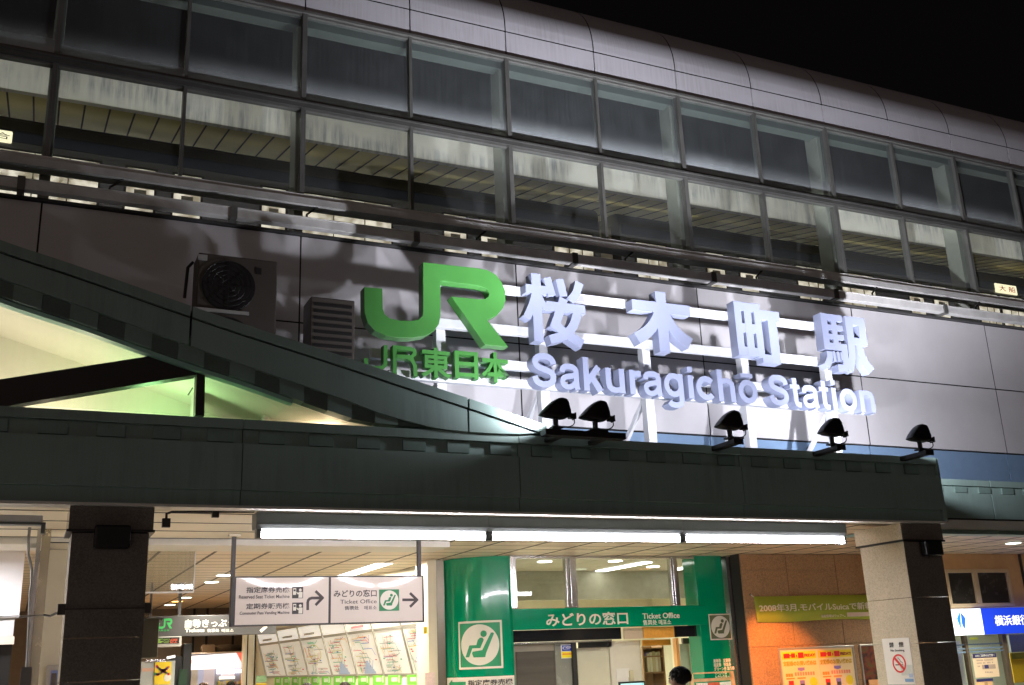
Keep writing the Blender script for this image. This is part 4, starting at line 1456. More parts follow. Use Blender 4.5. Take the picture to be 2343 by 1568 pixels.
# white direction board low on the curved column
wb = thing('direction_board', (7.0, 16.4, 1.7), 'white board with a green outlined arrow low on the curved green column', 'sign')
xa2, _ = arc_x('N', 205, 1540)
xb2, _ = arc_x('N', 770, 1520)
_, zt2 = arc_x('N', 480, 1497)
mb = MB()
for q in range(12):
    u0, u1 = xa2 + (xb2 - xa2) * q / 12, xa2 + (xb2 - xa2) * (q + 1) / 12
    mb.box(u0, u1, YT - .008, YT - .003, zt2 - .34, zt2)
mb.v = [bend(v) for v in mb.v]
mb.build('board', m_offw, wb)
o = txt('lettering', '指定席券売機', (xa2 + .38 * (xb2 - xa2), xb2 - .03, zt2 - .14, zt2 - .045), YT - .009, m_ink, None, bold=.02)
for v in o.data.vertices:
    v.co = bend(v.co)
attach(o, wb)
def arrow_out(poly):
    mb = MB()
    mb.prism([(xa2 + (xb2 - xa2) * u, zt2 - .34 + .34 * v) for u, v in poly], YT - .013, YT - .009)
    bent(mb, 'arrow', m_signgreen, wb)
arrow_out([(.05, .72), (.12, .9), (.12, .8), (.35, .8), (.35, .62), (.12, .62), (.12, .5)])

# ================================================================== stone wall, banner, posters (right)
YQ = 15.8
stn = thing('stone_wall', (13.5, 15.9, 0), 'tall stone panel wall between the ticket office and the pale pillar', 'wall')
mb = MB()
sx = [at('O', 888, 455, Y=YQ).x, at('O', 1290, 620, Y=YQ).x, at('O', 1705, 620, Y=YQ).x]
sx += [sx[2] + (sx[2] - sx[1]) * q for q in range(1, 3)]
zsx = [.02, at('O', 1100, 1570, Y=YQ).z, at('O', 1100, 1242, Y=YQ).z, at('O', 1100, 915, Y=YQ).z, at('O', 1100, 595, Y=YQ).z, ZC - .005]
for a, b in zip(sx[:-1], sx[1:]):
    for c, d in zip(zsx[:-1], zsx[1:]):
        mb.box(a + .007, b - .007, YQ, YQ + .04, c + .002, d - .002)
mb.build('panel', m_stone, stn, bevel=.004)
MB().box(sx[0], sx[-1], YQ + .04, YQ + .3, .02, ZC - .005).build('core', m_joint, stn)
bn = thing('banner', (13.2, YQ - .03, 2.4), 'yellow green cloth banner with white lettering across the stone wall', 'banner')
x0, x1, z0, z1 = RY('O', 1020, 808, 1990, 1015, YQ - .03)
xr = at('O', 2300, 900, Y=YQ - .03).x
mb = MB()
n = 40
v, f = [], []
for q in range(n + 1):
    u = q / n
    x = x0 + (xr - x0) * u
    sag = -.012 * math.sin(u * math.pi * 3) - .02 * (1 - u) * 0
    y = YQ - .03 + .012 * math.sin(u * 13) + .006 * math.sin(u * 31)
    v += [(x + .02 * (1 - u), y, z0 + sag - .012), (x, y, z1 + sag * .3)]
for q in range(n):
    f.append((2 * q, 2 * q + 2, 2 * q + 3, 2 * q + 1))
mb.add(v, f)
o = mb.build('cloth', M('banner_lime', (.31, .37, .03), .6, var=.08, scale=2), bn, smooth=True)
sm = o.modifiers.new('cloth', 'SOLIDIFY')
sm.thickness = .004
sm.offset = 1
txt('lettering', '2008年3月.モバイルSuicaで新幹線', (at('O', 1055, 910, Y=YQ - .06).x, at('O', 2080, 890, Y=YQ - .06).x, at('O', 1500, 938, Y=YQ - .06).z, at('O', 1500, 872, Y=YQ - .06).z), YQ - .056, M('banner_white', (.8, .72, .6), .5, var=0), bn, bold=.016)
txt('lettering', '最新情報はウェブへ。', RY('O', 1580, 968, 1785, 992, YQ - .06), YQ - .056, MATS['banner_white'], bn, bold=.01)
fb('caption_box', bn, M('caption_pink', (.75, .6, .5), .5, var=0), 'O', 1800, 950, 1985, 985, YQ - .06, .004)
for (k, x, y) in (('O', 978, 802),):
    p = at(k, x, y, Y=YQ - .01)
    MB().lathe((p.x, YQ - .02, p.z), [(.02, 0), (.02, .02)], 12, 'y').build('fixing', m_chrome, bn)
    MB().tube([(p.x, YQ - .02, p.z), (x0, YQ - .03, z1 - .01)], .004, 5).build('cord', m_offw, bn)

m_alu = M('aluminium_frame', (.55, .52, .48), .3, .6, var=.08)


def board(name, lb, k, xl, yt, xr, yb, Y, cat='poster frame'):
    t = thing(name, at(k, (xl + xr) / 2, yt, Y=Y), lb, cat)
    x0, x1, z0, z1 = RY(k, xl, yt, xr, yt + 60, Y)
    z0 = z1 - 1.15
    e = .035
    mb = MB()
    mb.box(x0, x1, Y - .03, Y, z1 - e, z1).box(x0, x1, Y - .03, Y, z0, z0 + e)
    mb.box(x0, x0 + e, Y - .03, Y, z0 + e, z1 - e).box(x1 - e, x1, Y - .03, Y, z0 + e, z1 - e)
    mb.build('frame', m_alu, t, bevel=.008)
    return t, (x0 + e, x1 - e, z0 + e, z1 - e)


pbd, (x0, x1, z0, z1) = board('poster_board', 'framed board holding two matching orange and yellow posters on the stone wall', 'O', 1210, 1240, 1850, 1700, YQ)
MB().box(x0, x1, YQ - .012, YQ - .001, z0, z1).build('backing', M('poster_ground', (.8, .62, .42), .6, var=.03), pbd)
pw = (x1 - x0) / 2
for q in range(2):
    a = x0 + pw * q
    pa, pb_ = a + .03, a + pw - .03
    ps = MB().box(pa, pb_, YQ - .016, YQ - .0125, z0 + .02, z1 - .02).build('poster', M('poster_sheet', (.82, .62, .35), .6, var=.02), pbd)
    H = z1 - .04
    W_ = pb_ - pa
    MB().box(pa, pb_, YQ - .019, YQ - .0165, H - .13, H).build('yellow_band', m_yel, ps)
    mb = MB()
    for (u0, u1, h0, h1) in ((.05, .22, .02, .1), (.22, .27, .055, .075), (.27, .38, .025, .1), (.41, .44, .03, .075), (.47, .63, .015, .11)):
        mb.box(pa + W_ * u0, pa + W_ * u1, YQ - .022, YQ - .0195, H - .13 + h0, H - .13 + h1)
    mb.build('red_print', m_red, ps)
    txt('lettering', 'FRIDAY!', (pa + W_ * .65, pb_ - W_ * .03, H - .1, H - .045), YQ - .0195, M('print_maroon', (.3, .02, .02), .5, var=0), ps, bold=.03)
    txt('lettering', '定期券のお買い求めは', (pa + W_ * .02, pb_ - W_ * .02, H - .25, H - .16), YQ - .0165, M('print_amber', (.55, .33, .02), .5, var=0), ps, bold=.035)
    MB().prism([(pa + W_ * .42, H - .28), (pa + W_ * .62, H - .28), (pa + W_ * .62, H - .325), (pa + W_ * .52, H - .345), (pa + W_ * .42, H - .325)], YQ - .019, YQ - .0165).build('chevron', m_purple, ps)
    mb = MB()
    for u in (.06, .13, .2):
        mb.box(pa + W_ * u, pa + W_ * (u + .06), YQ - .019, YQ - .0165, H - .43, H - .375)
    mb.build('orange_print', m_orange, ps)
    mb = MB()
    for i_ in range(8):
        mb.box(pa + W_ * (.32 + i_ * .075), pa + W_ * (.37 + i_ * .075), YQ - .019, YQ - .0165, H - .42, H - .36)
    mb.build('pink_print', M('print_salmon', (.8, .25, .15), .5, var=0), ps)
    for (u, c) in ((.06, m_red), (.38, m_purple)):
        MB().box(pa + W_ * u, pa + W_ * (u + .24), YQ - .019, YQ - .0165, H - .475, H - .45).build('caption', m_orange, ps)
        MB().box(pa + W_ * (u + .06), pa + W_ * (u + .2), YQ - .019, YQ - .0165, H - .68, H - .5).build('picture', c, ps)
        MB().box(pa + W_ * (u + .08), pa + W_ * (u + .18), YQ - .022, YQ - .0195, H - .62, H - .56).build('picture', m_grey, ps)
    MB().lathe((pa + W_ * .84, YQ - .0165, H - .54), [(.085, -.003), (.085, 0)], 24, 'y').build('yellow_disc', m_yel, ps)
pb2, (x0, x1, z0, z1) = board('framed_poster', 'framed dark red and green photograph poster partly behind the pale pillar', 'Q', 615, 1212, 1100, 1700, YQ)
m_leaf = M('leaf_photograph', (.12, .06, .02), .5, var=0)
nt = m_leaf.node_tree
tc = nd(nt, 'ShaderNodeTexCoord')
nz = nd(nt, 'ShaderNodeTexNoise')
nz.inputs['Scale'].default_value = 7
nz.inputs['Detail'].default_value = 8
rp = nd(nt, 'ShaderNodeValToRGB')
rp.color_ramp.elements[0].color = (.01, .01, .008, 1)
rp.color_ramp.elements[0].position = .35
rp.color_ramp.elements[1].color = (.05, .09, .01, 1)
rp.color_ramp.elements[1].position = .75
el = rp.color_ramp.elements.new(.5)
el.color = (.15, .02, .008, 1)
el = rp.color_ramp.elements.new(.6)
el.color = (.1, .06, .01, 1)
nt.links.new(tc.outputs['Object'], nz.inputs[0])
nt.links.new(nz.outputs['Fac'], rp.inputs[0])
nt.links.new(rp.outputs[0], nt.nodes['Principled BSDF'].inputs['Base Color'])
MB().box(x0, x1, YQ - .014, YQ - .001, z0, z1).build('poster', m_leaf, pb2)
t = fb('small_notice', None, M('notice_orange', (.7, .35, .15), .5, var=.2, scale=20), 'Q', 710, 1520, 800, 1640, YQ - .05, .02)
tag(t, 'small orange notice card in front of the dark photograph poster', 'notice')
# wooden brochure stand
br = thing('brochure_stand', (11.3, 15.6, 0), 'pale wooden brochure stand in front of the right green column', 'stand')
YBR = 15.5
pl, prr = at('O', 525, 1500, Y=YBR), at('O', 870, 1480, Y=YBR)
for p, zt_ in ((pl, at('O', 520, 1472, Y=YBR).z), (prr, at('O', 858, 1452, Y=YBR).z)):
    MB().hexa([(p.x - .035, YBR, .02), (p.x + .035, YBR, .02), (p.x + .035, YBR + .15, zt_), (p.x - .035, YBR + .15, zt_),
               (p.x - .035, YBR + .04, .02), (p.x + .035, YBR + .04, .02), (p.x + .035, YBR + .19, zt_ - .01), (p.x - .035, YBR + .19, zt_ - .01)]).build('upright', m_wood, br, bevel=.006)
zr_ = at('O', 700, 1508, Y=YBR).z
MB().box(pl.x + .04, prr.x - .04, YBR + .13, YBR + .16, zr_ - .05, zr_).build('rail', m_wood, br)
for q in range(4):
    MB().box(pl.x + .04, prr.x - .04, YBR + .05, YBR + .16, .5 + q * .3, .52 + q * .3).build('shelf', m_wood, br)
    cc = [(.75, .65, .6), (.6, .1, .05), (.8, .78, .7), (.5, .55, .2)]
    wq = (prr.x - pl.x - .12) / 3
    for s_ in range(3):
        zz = zr_ - .07 - q * .32
        MB().box(pl.x + .06 + s_ * wq, pl.x + .04 + (s_ + 1) * wq, YBR + .1, YBR + .12, zz - .25, zz).build('brochure', M('brochure_%d' % ((q + s_) % 4), cc[(q + s_) % 4], .5, var=.25, scale=25), br)

# ================================================================== things on the pillars
XP = 11.25
ns = thing('no_smoking_sign', (XP, 11.5, 1.9), 'white no smoking sign on the pale side of the right pillar', 'sign')
ya, yb, z0, z1 = RX('h', 392, 755, 858, 1800, XP - .003)
ya = at('h', 395, 800, X=XP).y
yb = at('h', 860, 760, X=XP).y
z1 = at('h', 620, 752, X=XP).z
MB().box(XP - .006, XP - .001, yb, ya, z1 - .62, z1).build('sheet', m_paper, ns)
ww = ya - yb
cyy = (ya + yb) / 2
kz = lambda y: at('h', 640, y, X=XP).z
txt('lettering', '禁　煙', (cyy + ww * .25, cyy - ww * .28, kz(910), kz(820)), 0, m_ink, ns, bold=.02, face='side', X=XP - .006)
txt('lettering', 'No Smoking', (cyy + ww * .22, cyy - ww * .28, kz(995), kz(945)), 0, m_ink, ns, bold=.005, face='side', X=XP - .006)
rc, zc_ = .5 * (kz(1030) - kz(1355)), .5 * (kz(1030) + kz(1355))
ycn = cyy - ww * .03
mb = MB()
n = 40
for q in range(n):
    a0, a1 = 2 * math.pi * q / n, 2 * math.pi * (q + 1) / n
    pts = [(ycn + r * math.cos(a), zc_ + r * math.sin(a)) for r, a in ((rc * .82, a0), (rc, a0), (rc, a1), (rc * .82, a1))]
    mb.prof(pts, XP - .011, XP - .007)
d = rc * .68
mb.prof([(ycn + d + .012, zc_ + d - .012), (ycn + d - .012, zc_ + d + .012), (ycn - d - .012, zc_ - d + .012), (ycn - d + .012, zc_ - d - .012)], XP - .0115, XP - .0085)
mb.build('red_ring', M('ban_red', (.65, .03, .03), .5, var=0), ns)
mb = MB()
mb.prof([(ycn + rc * .62, zc_ - rc * .2), (ycn - rc * .3, zc_ - rc * .2), (ycn - rc * .3, zc_ - rc * .08), (ycn + rc * .62, zc_ - rc * .08)], XP - .0085, XP - .0065)
mb.prof([(ycn - rc * .36, zc_ - rc * .2), (ycn - rc * .55, zc_ - rc * .2), (ycn - rc * .55, zc_ - rc * .08), (ycn - rc * .36, zc_ - rc * .08)], XP - .0085, XP - .0065)
mb.tube([(XP - .007, ycn + rc * u, zc_ + rc * v) for u, v in ((-.5, .0), (-.45, .12), (-.3, .18), (-.2, .25), (-.15, .4), (0, .5), (.1, .55), (.08, .65))], .004, 5)
mb.build('cigarette', m_ink, ns)
MB().box(XP - .009, XP - .006, yb + .01, yb + .012 + ww * .42, z1 - .5, z1 - .36).build('blue_print', M('pale_print', (.6, .62, .55), .5, var=.1, scale=60), ns)
MB().box(XP - .012, XP - .0095, yb + .02, yb + .02 + ww * .3, kz(1510), kz(1455)).build('blue_print', M('print_steel', (.2, .35, .55), .5, var=0), ns)
MB().box(XP - .012, XP - .0095, yb + .02, yb + .02 + ww * .13, kz(1435), kz(1370)).build('blue_print', M('print_pale_blue', (.4, .5, .65), .5, var=0), ns)
for (k, xl, yt, xr, yb_, lb) in (('f', 1190, 455, 1655, 750, 'black speaker box on the front of the left dark pillar'), ('Q', 1180, 340, 1325, 468, 'black speaker box on the front of the right dark pillar')):
    Y = 11.1
    x0, x1, z0, z1 = RY(k, xl, yt, xr, yb_, Y - .1)
    t = thing('wall_speaker', ((x0 + x1) / 2, Y, z0), lb, 'speaker', 'speaker boxes on the pillars')
    MB().box(x0, x1, Y - .12, Y, z0, z1).build('cabinet', m_black, t, bevel=.02)
    MB().box(x0 + .03, x1 - .03, Y - .128, Y - .121, z0 + .03, z1 - .03).build('grille', M('speaker_mesh', (.01, .01, .01), .6, var=.3, scale=120), t)
    MB().box((x0 + x1) / 2 - .05, (x0 + x1) / 2 + .05, Y, Y + .015, z0 + .05, z1 - .05).build('bracket', m_dark, t)
# clamp ring with wires round the left pillar
cl = thing('pillar_clamp', (.8, 11.35, 2.35), 'dark clamp band with wire ties round the left dark pillar', 'clamp')
zc1 = at('c', 810, 520, Y=11.1).z
MB().box(.36, .43, 11.08, 11.16, zc1 - .05, zc1 + .05).box(1.15, 1.21, 11.08, 11.16, zc1 - .05, zc1 + .05).box(.43, 1.15, 11.09, 11.098, zc1 - .006, zc1 + .006).build('band', M('clamp_brown', (.06, .05, .04), .5, var=.1), cl)
MB().tube([(.36, 11.1, zc1 - .03), (.3, 11.1, zc1 - .06), (.24, 11.1, zc1 - .05)], .012, 6).build('hook', m_chrome, cl)
MB().tube([(.26, 11.1, zc1 - .05), (-.6, 11.1, zc1 - .06), (-3, 11.1, zc1 - .07)], .005, 5).tube([(.2, 11.1, zc1 - .05), (-.2, 11.1, zc1 - .1), (-3, 11.1, zc1 - .5)], .005, 5).build('wire', m_steel, cl)
# grey cabinet on the right of the left pillar
t = thing('meter_cabinet', (1.2, 11.6, 1.9), 'narrow olive metal cabinet on the right side of the left pillar', 'cabinet')
x0, x1, z0, z1 = RY('c', 1840, 670, 1975, 1140, 11.5)
MB().box(1.152, x1, 11.3, 11.55, z0, z1).build('case', M('cabinet_olive', (.32, .3, .2), .5, var=.06), t, bevel=.008)
MB().box(1.152, x1 + .03, 11.28, 11.57, z1, z1 + .02).build('lid', MATS['cabinet_olive'], t)

# ================================================================== hanging direction sign
YH = 13.5
hs = thing('hanging_sign', (3.7, YH, 2.9), 'white hanging direction sign to the ticket machines and ticket office', 'sign')
x0, x1, z0, z1 = RY('M', 165, 645, 1790, 1055, YH)
e = .045
mb = MB()
mb.box(x0, x1, YH - .05, YH + .1, z1 - .018, z1).box(x0, x1, YH - .05, YH + .1, z0, z0 + .018)
mb.box(x0, x0 + e, YH - .05, YH + .1, z0 + .018, z1 - .018).box(x1 - .025, x1, YH - .05, YH + .1, z0 + .018, z1 - .018)
xm = at('M', 992, 850, Y=YH).x
mb.box(xm - .015, xm + .015, YH - .05, YH + .1, z0 + .018, z1 - .018)
mb.build('frame', m_grey, hs)
m_face = M('sign_face', (.74, .665, .6), .07, var=0)
m_face.node_tree.nodes['Principled BSDF'].inputs['Emission Color'].default_value = (1, .9, .8, 1)
m_face.node_tree.nodes['Principled BSDF'].inputs['Emission Strength'].default_value = .04  # faint glow added to brighten the sign faces
for a, b in ((x0 + e + .001, xm - .016), (xm + .016, x1 - .026)):
    n, nw = 24, 24     # faces bulge slightly like stretched film
    v, f = [], []
    for i in range(n + 1):
        for q in range(nw + 1):
            u, w_ = i / n, q / nw
            v.append((a + (b - a) * u, YH - .04 - .011 * math.sin(u * math.pi) * math.sin(w_ * math.pi) , z0 + .019 + (z1 - z0 - .038) * w_))
    for i in range(n):
        for q in range(nw):
            f.append((i * (nw + 1) + q, (i + 1) * (nw + 1) + q, (i + 1) * (nw + 1) + q + 1, i * (nw + 1) + q + 1))
    o = MB().add(v, f).build('face', m_face, hs, smooth=True)
    sm = o.modifiers.new('film', 'SOLIDIFY')
    sm.use_rim = False
    sm.thickness = .01
YHt = YH - .0595
hr = lambda *a: RY('M', *a, YHt)
hm = hdr_ = None
for body, bx, bo in (('指定席券売機', (295, 735, 660, 785), .016), ('Reserved Seat Ticket Machine', (232, 803, 660, 833), .012), ('定期券販売機', (293, 873, 660, 922), .016), ('Commuter Pass Vending Machine', (238, 942, 660, 975), .012),
                     ('みどりの窓口', (1035, 760, 1398, 820), .016), ('Ticket Office', (1090, 842, 1398, 876), .002), ('售票处　매표소', (1128, 895, 1398, 930), .002)):
    txt('lettering', body, hr(*bx), YHt + .002, M('ink_grey', (.07, .06, .06), .6, var=0), hs, bold=bo)
for y in (735, 868):
    x0_, x1_, z0_, z1_ = hr(682, y, 775, y + 97)
    MB().box(x0_, x1_, YHt - .002, YHt + .002, z0_, z1_).build('pictogram', m_ink, hs)
    dx, dz = x1_ - x0_, z1_ - z0_
    mb = MB()
    mb.box(x0_ + dx * .08, x0_ + dx * .36, YHt - .004, YHt - .0021, z0_ + dz * .3, z0_ + dz * .88)
    mb.prism([(x0_ + dx * (.74 + .13 * math.cos(q * .5236)), z0_ + dz * (.72 + .13 * math.sin(q * .5236))) for q in range(12)], YHt - .004, YHt - .0021)
    mb.prism([(x0_ + dx * u, z0_ + dz * v) for u, v in ((.58, .04), (.93, .04), (.95, .5), (.9, .56), (.62, .56), (.56, .46), (.42, .56), (.38, .5), (.54, .32), (.6, .36))], YHt - .0041, YHt - .0021)
    mb.build('pictogram_figure', m_offw, hs)
    MB().box(x0_ + dx * .13, x0_ + dx * .31, YHt - .006, YHt - .0042, z0_ + dz * .62, z0_ + dz * .78).build('pictogram_screen', m_ink, hs)


def strokeM(name, lines, wd, mat, par, k='M', Y=YHt):
    mb = MB()
    for i, ln in enumerate(lines):
        ps = w2([(k, x, y) for x, y in ln], Y)
        for j_, ((xa_, za_), (xb_, zb_)) in enumerate(zip(ps[:-1], ps[1:])):
            d = Vector((xb_ - xa_, 0, zb_ - za_))
            L_ = d.length
            d.normalize()
            nn = Vector((-d.z, 0, d.x)) * wd / 2
            dd = d * wd * .3
            yy = Y - .0004 * (i + 1) - .00007 * (j_ % 9)
            a_, b_ = Vector((xa_, yy, za_)) - dd, Vector((xb_, yy, zb_)) + dd
            mb.quad(a_ - nn, b_ - nn, b_ + nn, a_ + nn, (0, -1, 0), .003)
    return mb.build(name, mat, par)


strokeM('arrow', [[(814, 925), (814, 870), (818, 850), (830, 836), (850, 830), (935, 828)], [(885, 775), (940, 828), (885, 885)]], .034, MATS['ink_grey'], hs)
strokeM('arrow', [[(1622, 845), (1735, 845)], [(1685, 792), (1740, 845), (1685, 900)]], .034, MATS['ink_grey'], hs)
seat_pict(hs, 'M', 1418, 757, 1588, 938, YHt + .002, M('pict_green', (.04, .25, .1), .5, var=0), border=False)
for x in (185, 1757):
    p = at('M', x, 480, Y=YH + .02)
    zt_ = at('M', x, 640, Y=YH).z
    MB().box(p.x - .025, p.x + .025, YH, YH + .05, zt_ - .01, 3.4).build('hanger', m_grey, hs)
    MB().box(p.x - .07, p.x + .07, YH - .04, YH + .09, 3.385, 3.415).build('hanger_plate', m_cream, hs)

# ================================================================== deep concourse
# cream wall with fare maps: runs back from beside the curved column
W0, W1 = at('d', 2020, 540, Y=17.55), at('d', 170, 575, Y=24.0)
T0, T1 = at('d', 1890, 20, Y=17.35), at('d', 95, 250, Y=24.0)
wdir = Vector((W1.x - W0.x, W1.y - W0.y, 0)).normalized()
wn = Vector((-wdir.y, wdir.x, 0))
if wn.x > 0:
    wn = -wn
cwl = thing('concourse_wall', (6.5, 20, 0), 'cream wall inside the concourse carrying the fare maps and ticket machines', 'wall')
A_, B_ = Vector((W0.x, W0.y, 0)) - wdir * .05, Vector((W1.x, W1.y, 0)) + wdir * .6
MB().hexa([(A_.x, A_.y, .02), (B_.x, B_.y, .02), (B_.x, B_.y, ZC), (A_.x, A_.y, ZC)] + [tuple(Vector(q) - wn * .15) for q in ((A_.x, A_.y, .02), (B_.x, B_.y, .02), (B_.x, B_.y, ZC), (A_.x, A_.y, ZC))]).build('wall_panel', m_cream, cwl)
# cream end pier next to the curved column
xe0, xe1 = at('M', 1830, 700, Y=16.9).x, at('M', 1905, 700, Y=16.9).x
MB().box(xe0, xe1, 16.9, 17.5, .02, ZC).build('end_pier', M('pier_cream', (.75, .68, .5), .35, var=.03), cwl, bevel=.01)
MB().box(xe1 + .002, 6.59, 16.95, 17.5, .02, ZC).build('steel_trim', M('bronze_trim', (.25, .22, .17), .3, .6, var=.1), cwl)
# far pier
xf0, xf1 = at('g', 1715, 1000, Y=24.6).x, at('g', 1950, 1000, Y=24.6).x
MB().box(xf0, xf1 + .3, 24.65, 24.9, .02, ZC).build('far_pier', MATS['pier_cream'], cwl)
for px in (1775, 1905):
    x = at('g', px, 1000, Y=24.6).x
    MB().box(x - .012, x + .012, 24.64, 24.649, .02, ZC).build('pier_joint', m_joint, cwl)
fm = thing('fare_map_board', tuple(W0), 'long tilted row of white railway fare map panels above the ticket machines', 'map board')
W0b, W1b = Vector(W0), Vector(W1)
rail_c = [(.65, .05, .04), (.05, .4, .2), (.08, .2, .55), (.3, .3, .28), (.75, .45, .05), (.6, .55, .1), (.15, .35, .3), (.55, .1, .08)]
rm = [M('route_%d' % i, c, .5, var=0) for i, c in enumerate(rail_c)]
m_mapw = EM('map_white_glow', (1, .95, .85), .2, (.82, .79, .72))  # faint glow added so the map panels look brighter
m_water = M('map_water', (.45, .55, .75), .5, var=0)
rng = random.Random(3)


def panel_pt(t, h):
    lo = W0b.lerp(W1b, t)
    hi = Vector(T0).lerp(Vector(T1), t)
    return lo.lerp(hi, h)


pn = (panel_pt(1, 0) - panel_pt(0, 0)).cross(panel_pt(0, 1) - panel_pt(0, 0)).normalized()
if pn.x > 0:
    pn = -pn
for q in range(7):
    t0, t1 = q / 7 + .004, (q + 1) / 7 - .004
    mb = MB()
    mb.quad(panel_pt(t0, .01), panel_pt(t1, .01), panel_pt(t1, .985), panel_pt(t0, .985), pn, .02)
    P_ = lambda u, v: panel_pt(t0 + (t1 - t0) * (1 - u), v) + pn * .021

    def seg(u0, v0, u1, v1, th, mi, lift=0):
        a_, b_ = P_(u0, v0) + pn * lift, P_(u1, v1) + pn * lift
        d = (b_ - a_).normalized()
        nn = pn.cross(d) * th / 2
        mb.quad(a_ - nn, b_ - nn, b_ + nn, a_ + nn, pn, .002, mi)
    for s_ in range(30):
        c = 2 + rng.randrange(8)
        u, v = rng.uniform(.05, .5), rng.uniform(.06, .92)
        lf = .00018 * s_
        L_ = rng.uniform(.15, .45)
        if rng.random() < .7:
            seg(u, v, u + L_, v, .01, c, lf)
            for z_ in range(int(L_ / .06)):
                seg(u + z_ * .06, v + .012, u + z_ * .06, v + .045, .004, 5, lf)
            if rng.random() < .6:
                d2 = rng.uniform(-.25, .25)
                seg(u + L_, v, min(.95, u + L_ + .08), max(.05, min(.95, v + d2)), .008, c, lf + .0001)
        else:
            seg(u, v, u + rng.uniform(-.05, .1), max(.05, v - rng.uniform(.1, .3)), .008, c, lf)
    for s_ in range(5):
        u, v = rng.uniform(.1, .85), rng.uniform(.1, .9)
        seg(u, v, u + .06, v, .022, 2 + rng.randrange(3), .006)
    if q in (3, 2):
        for z_ in range(6):
            seg(.3 + .03 * z_, .06 + .055 * z_ * 0 + .05 * z_, .75 - .04 * z_, .06 + .05 * z_, .045, 1, .0065)
    if q == 4:
        ring = [(.5 + .28 * math.cos(a_ * .524), .62 + .22 * math.sin(a_ * .524)) for a_ in range(13)]
        for (u0, v0), (u1, v1) in zip(ring[:-1], ring[1:]):
            seg(u0, v0, u1, v1, .012, 7, .007)
    mb.build('map_panel', [m_mapw, m_water] + rm, fm)
    # lit header panel above
    hb = lambda t, h: panel_pt(t, 1.0) + (panel_pt(t, 1) - panel_pt(t, 0)) * (.05 + .3 * h)
    mb = MB()
    mb.quad(hb(t0, 0), hb(t1, 0), hb(t1, 1), hb(t0, 1), pn, .02)
    if q in (5, 6, 4, 2):
        pa_, pb_ = hb(t0 + (t1 - t0) * .3, .35), hb(t0 + (t1 - t0) * .8, .35)
        nn = Vector((0, 0, 1)) * .03
        mb.quad(pa_ - nn + pn * .021, pb_ - nn + pn * .021, pb_ + nn + pn * .021, pa_ + nn + pn * .021, pn, .002, 1 if q != 2 else 2)
    mb.build('header_panel', [EM('header_white', (1, .97, .9), .45, (.82, .8, .75)), M('header_print', (.5, .47, .42), .5, var=.3, scale=30), M('header_red', (.75, .2, .2), .5, var=0)], fm)
mb = MB()
for q in range(8):
    t = q / 7
    a_, b_ = panel_pt(t, 0), panel_pt(t, 1.4)
    mb.bar(a_ + pn * .015, b_ + pn * .015, .03, .05, upv=pn)
for h in (-.01, 1.02, 1.4):
    mb.bar(panel_pt(0, h) + pn * .012, panel_pt(1, h) + pn * .012, .05, .03, upv=pn)
mb.build('frame', M('map_frame', (.4, .38, .32), .4, .2, var=.05), fm)
# ticket machines
GX = [(255, 315), (340, 405), (435, 500), (530, 605), (635, 715), (745, 830), (865, 955), (990, 1090), (1125, 1235), (1275, 1395), (1435, 1570), (1630, 1760)]
m_tm = M('machine_grey', (.3, .3, .28), .4, var=.08)
m_tmg = M('machine_green', (.16, .5, .05), .45, var=.08, scale=10)
TML = ['second', 'third', 'fourth', 'fifth', 'sixth', 'seventh', 'eighth', 'ninth', 'tenth', 'eleventh', 'twelfth']


def wall_t(px):
    # parameter along the wall of a picture column
    best = min(range(401), key=lambda q: abs(proj_x(W0b.lerp(W1b, q / 400)) - px))
    return best / 400


def proj_x(p):
    d = Vector(p) - EYE
    return 1171 + F * d.dot(R2) / d.dot(fw)


for i, (xa_, xb_) in enumerate(GX[::-1]):
    ta, tb_ = wall_t(574.6 + xb_ * .21943), wall_t(574.6 + xa_ * .21943)
    pa_, pb_ = W0b.lerp(W1b, ta), W0b.lerp(W1b, tb_)
    zc_ = (pa_.z + pb_.z) / 2
    lb = 'green topped ticket machine under the fare maps, ' + ('nearest the curved green column' if i == 0 else 'farthest from the curved green column' if i == 11 else TML[i - 1] + ' from the curved green column')
    t = thing('ticket_machine', ((pa_.x + pb_.x) / 2, (pa_.y + pb_.y) / 2, 0), lb, 'ticket machine', 'ticket machines under the fare maps')
    o0, o1 = Vector((pa_.x, pa_.y, 0)), Vector((pb_.x, pb_.y, 0))
    Q = lambda u, z, off: o0.lerp(o1, u) + Vector((0, 0, z)) + wn * off
    MB().quad(Q(-.1, .3, 0.0), Q(1.1, .3, 0.0), Q(1.1, zc_ - .21, 0.0), Q(-.1, zc_ - .21, 0.0), wn, .06).build('cabinet', m_tm, t)
    MB().quad(Q(.1, 1.0, .06), Q(.9, 1.0, .06), Q(.9, 1.25, .06), Q(.1, 1.25, .06), wn, .01).build('screen', EM('ticket_screen', (.3, .6, .5), .6), t)
    MB().quad(Q(0, zc_ - .19, .001), Q(1, zc_ - .19, .001), Q(1, zc_ - .015, .001), Q(0, zc_ - .015, .001), wn, .02).build('top_panel', m_tmg, t)
    MB().quad(Q(.25, zc_ - .13, .022), Q(.7, zc_ - .13, .022), Q(.7, zc_ - .06, .022), Q(.25, zc_ - .06, .022), wn, .003).quad(Q(.08, zc_ - .15, .022), Q(.16, zc_ - .15, .022), Q(.16, zc_ - .03, .022), Q(.08, zc_ - .03, .022), wn, .0035).build('panel_print', M('machine_print', (.55, .6, .45), .5, var=.3, scale=40), t)
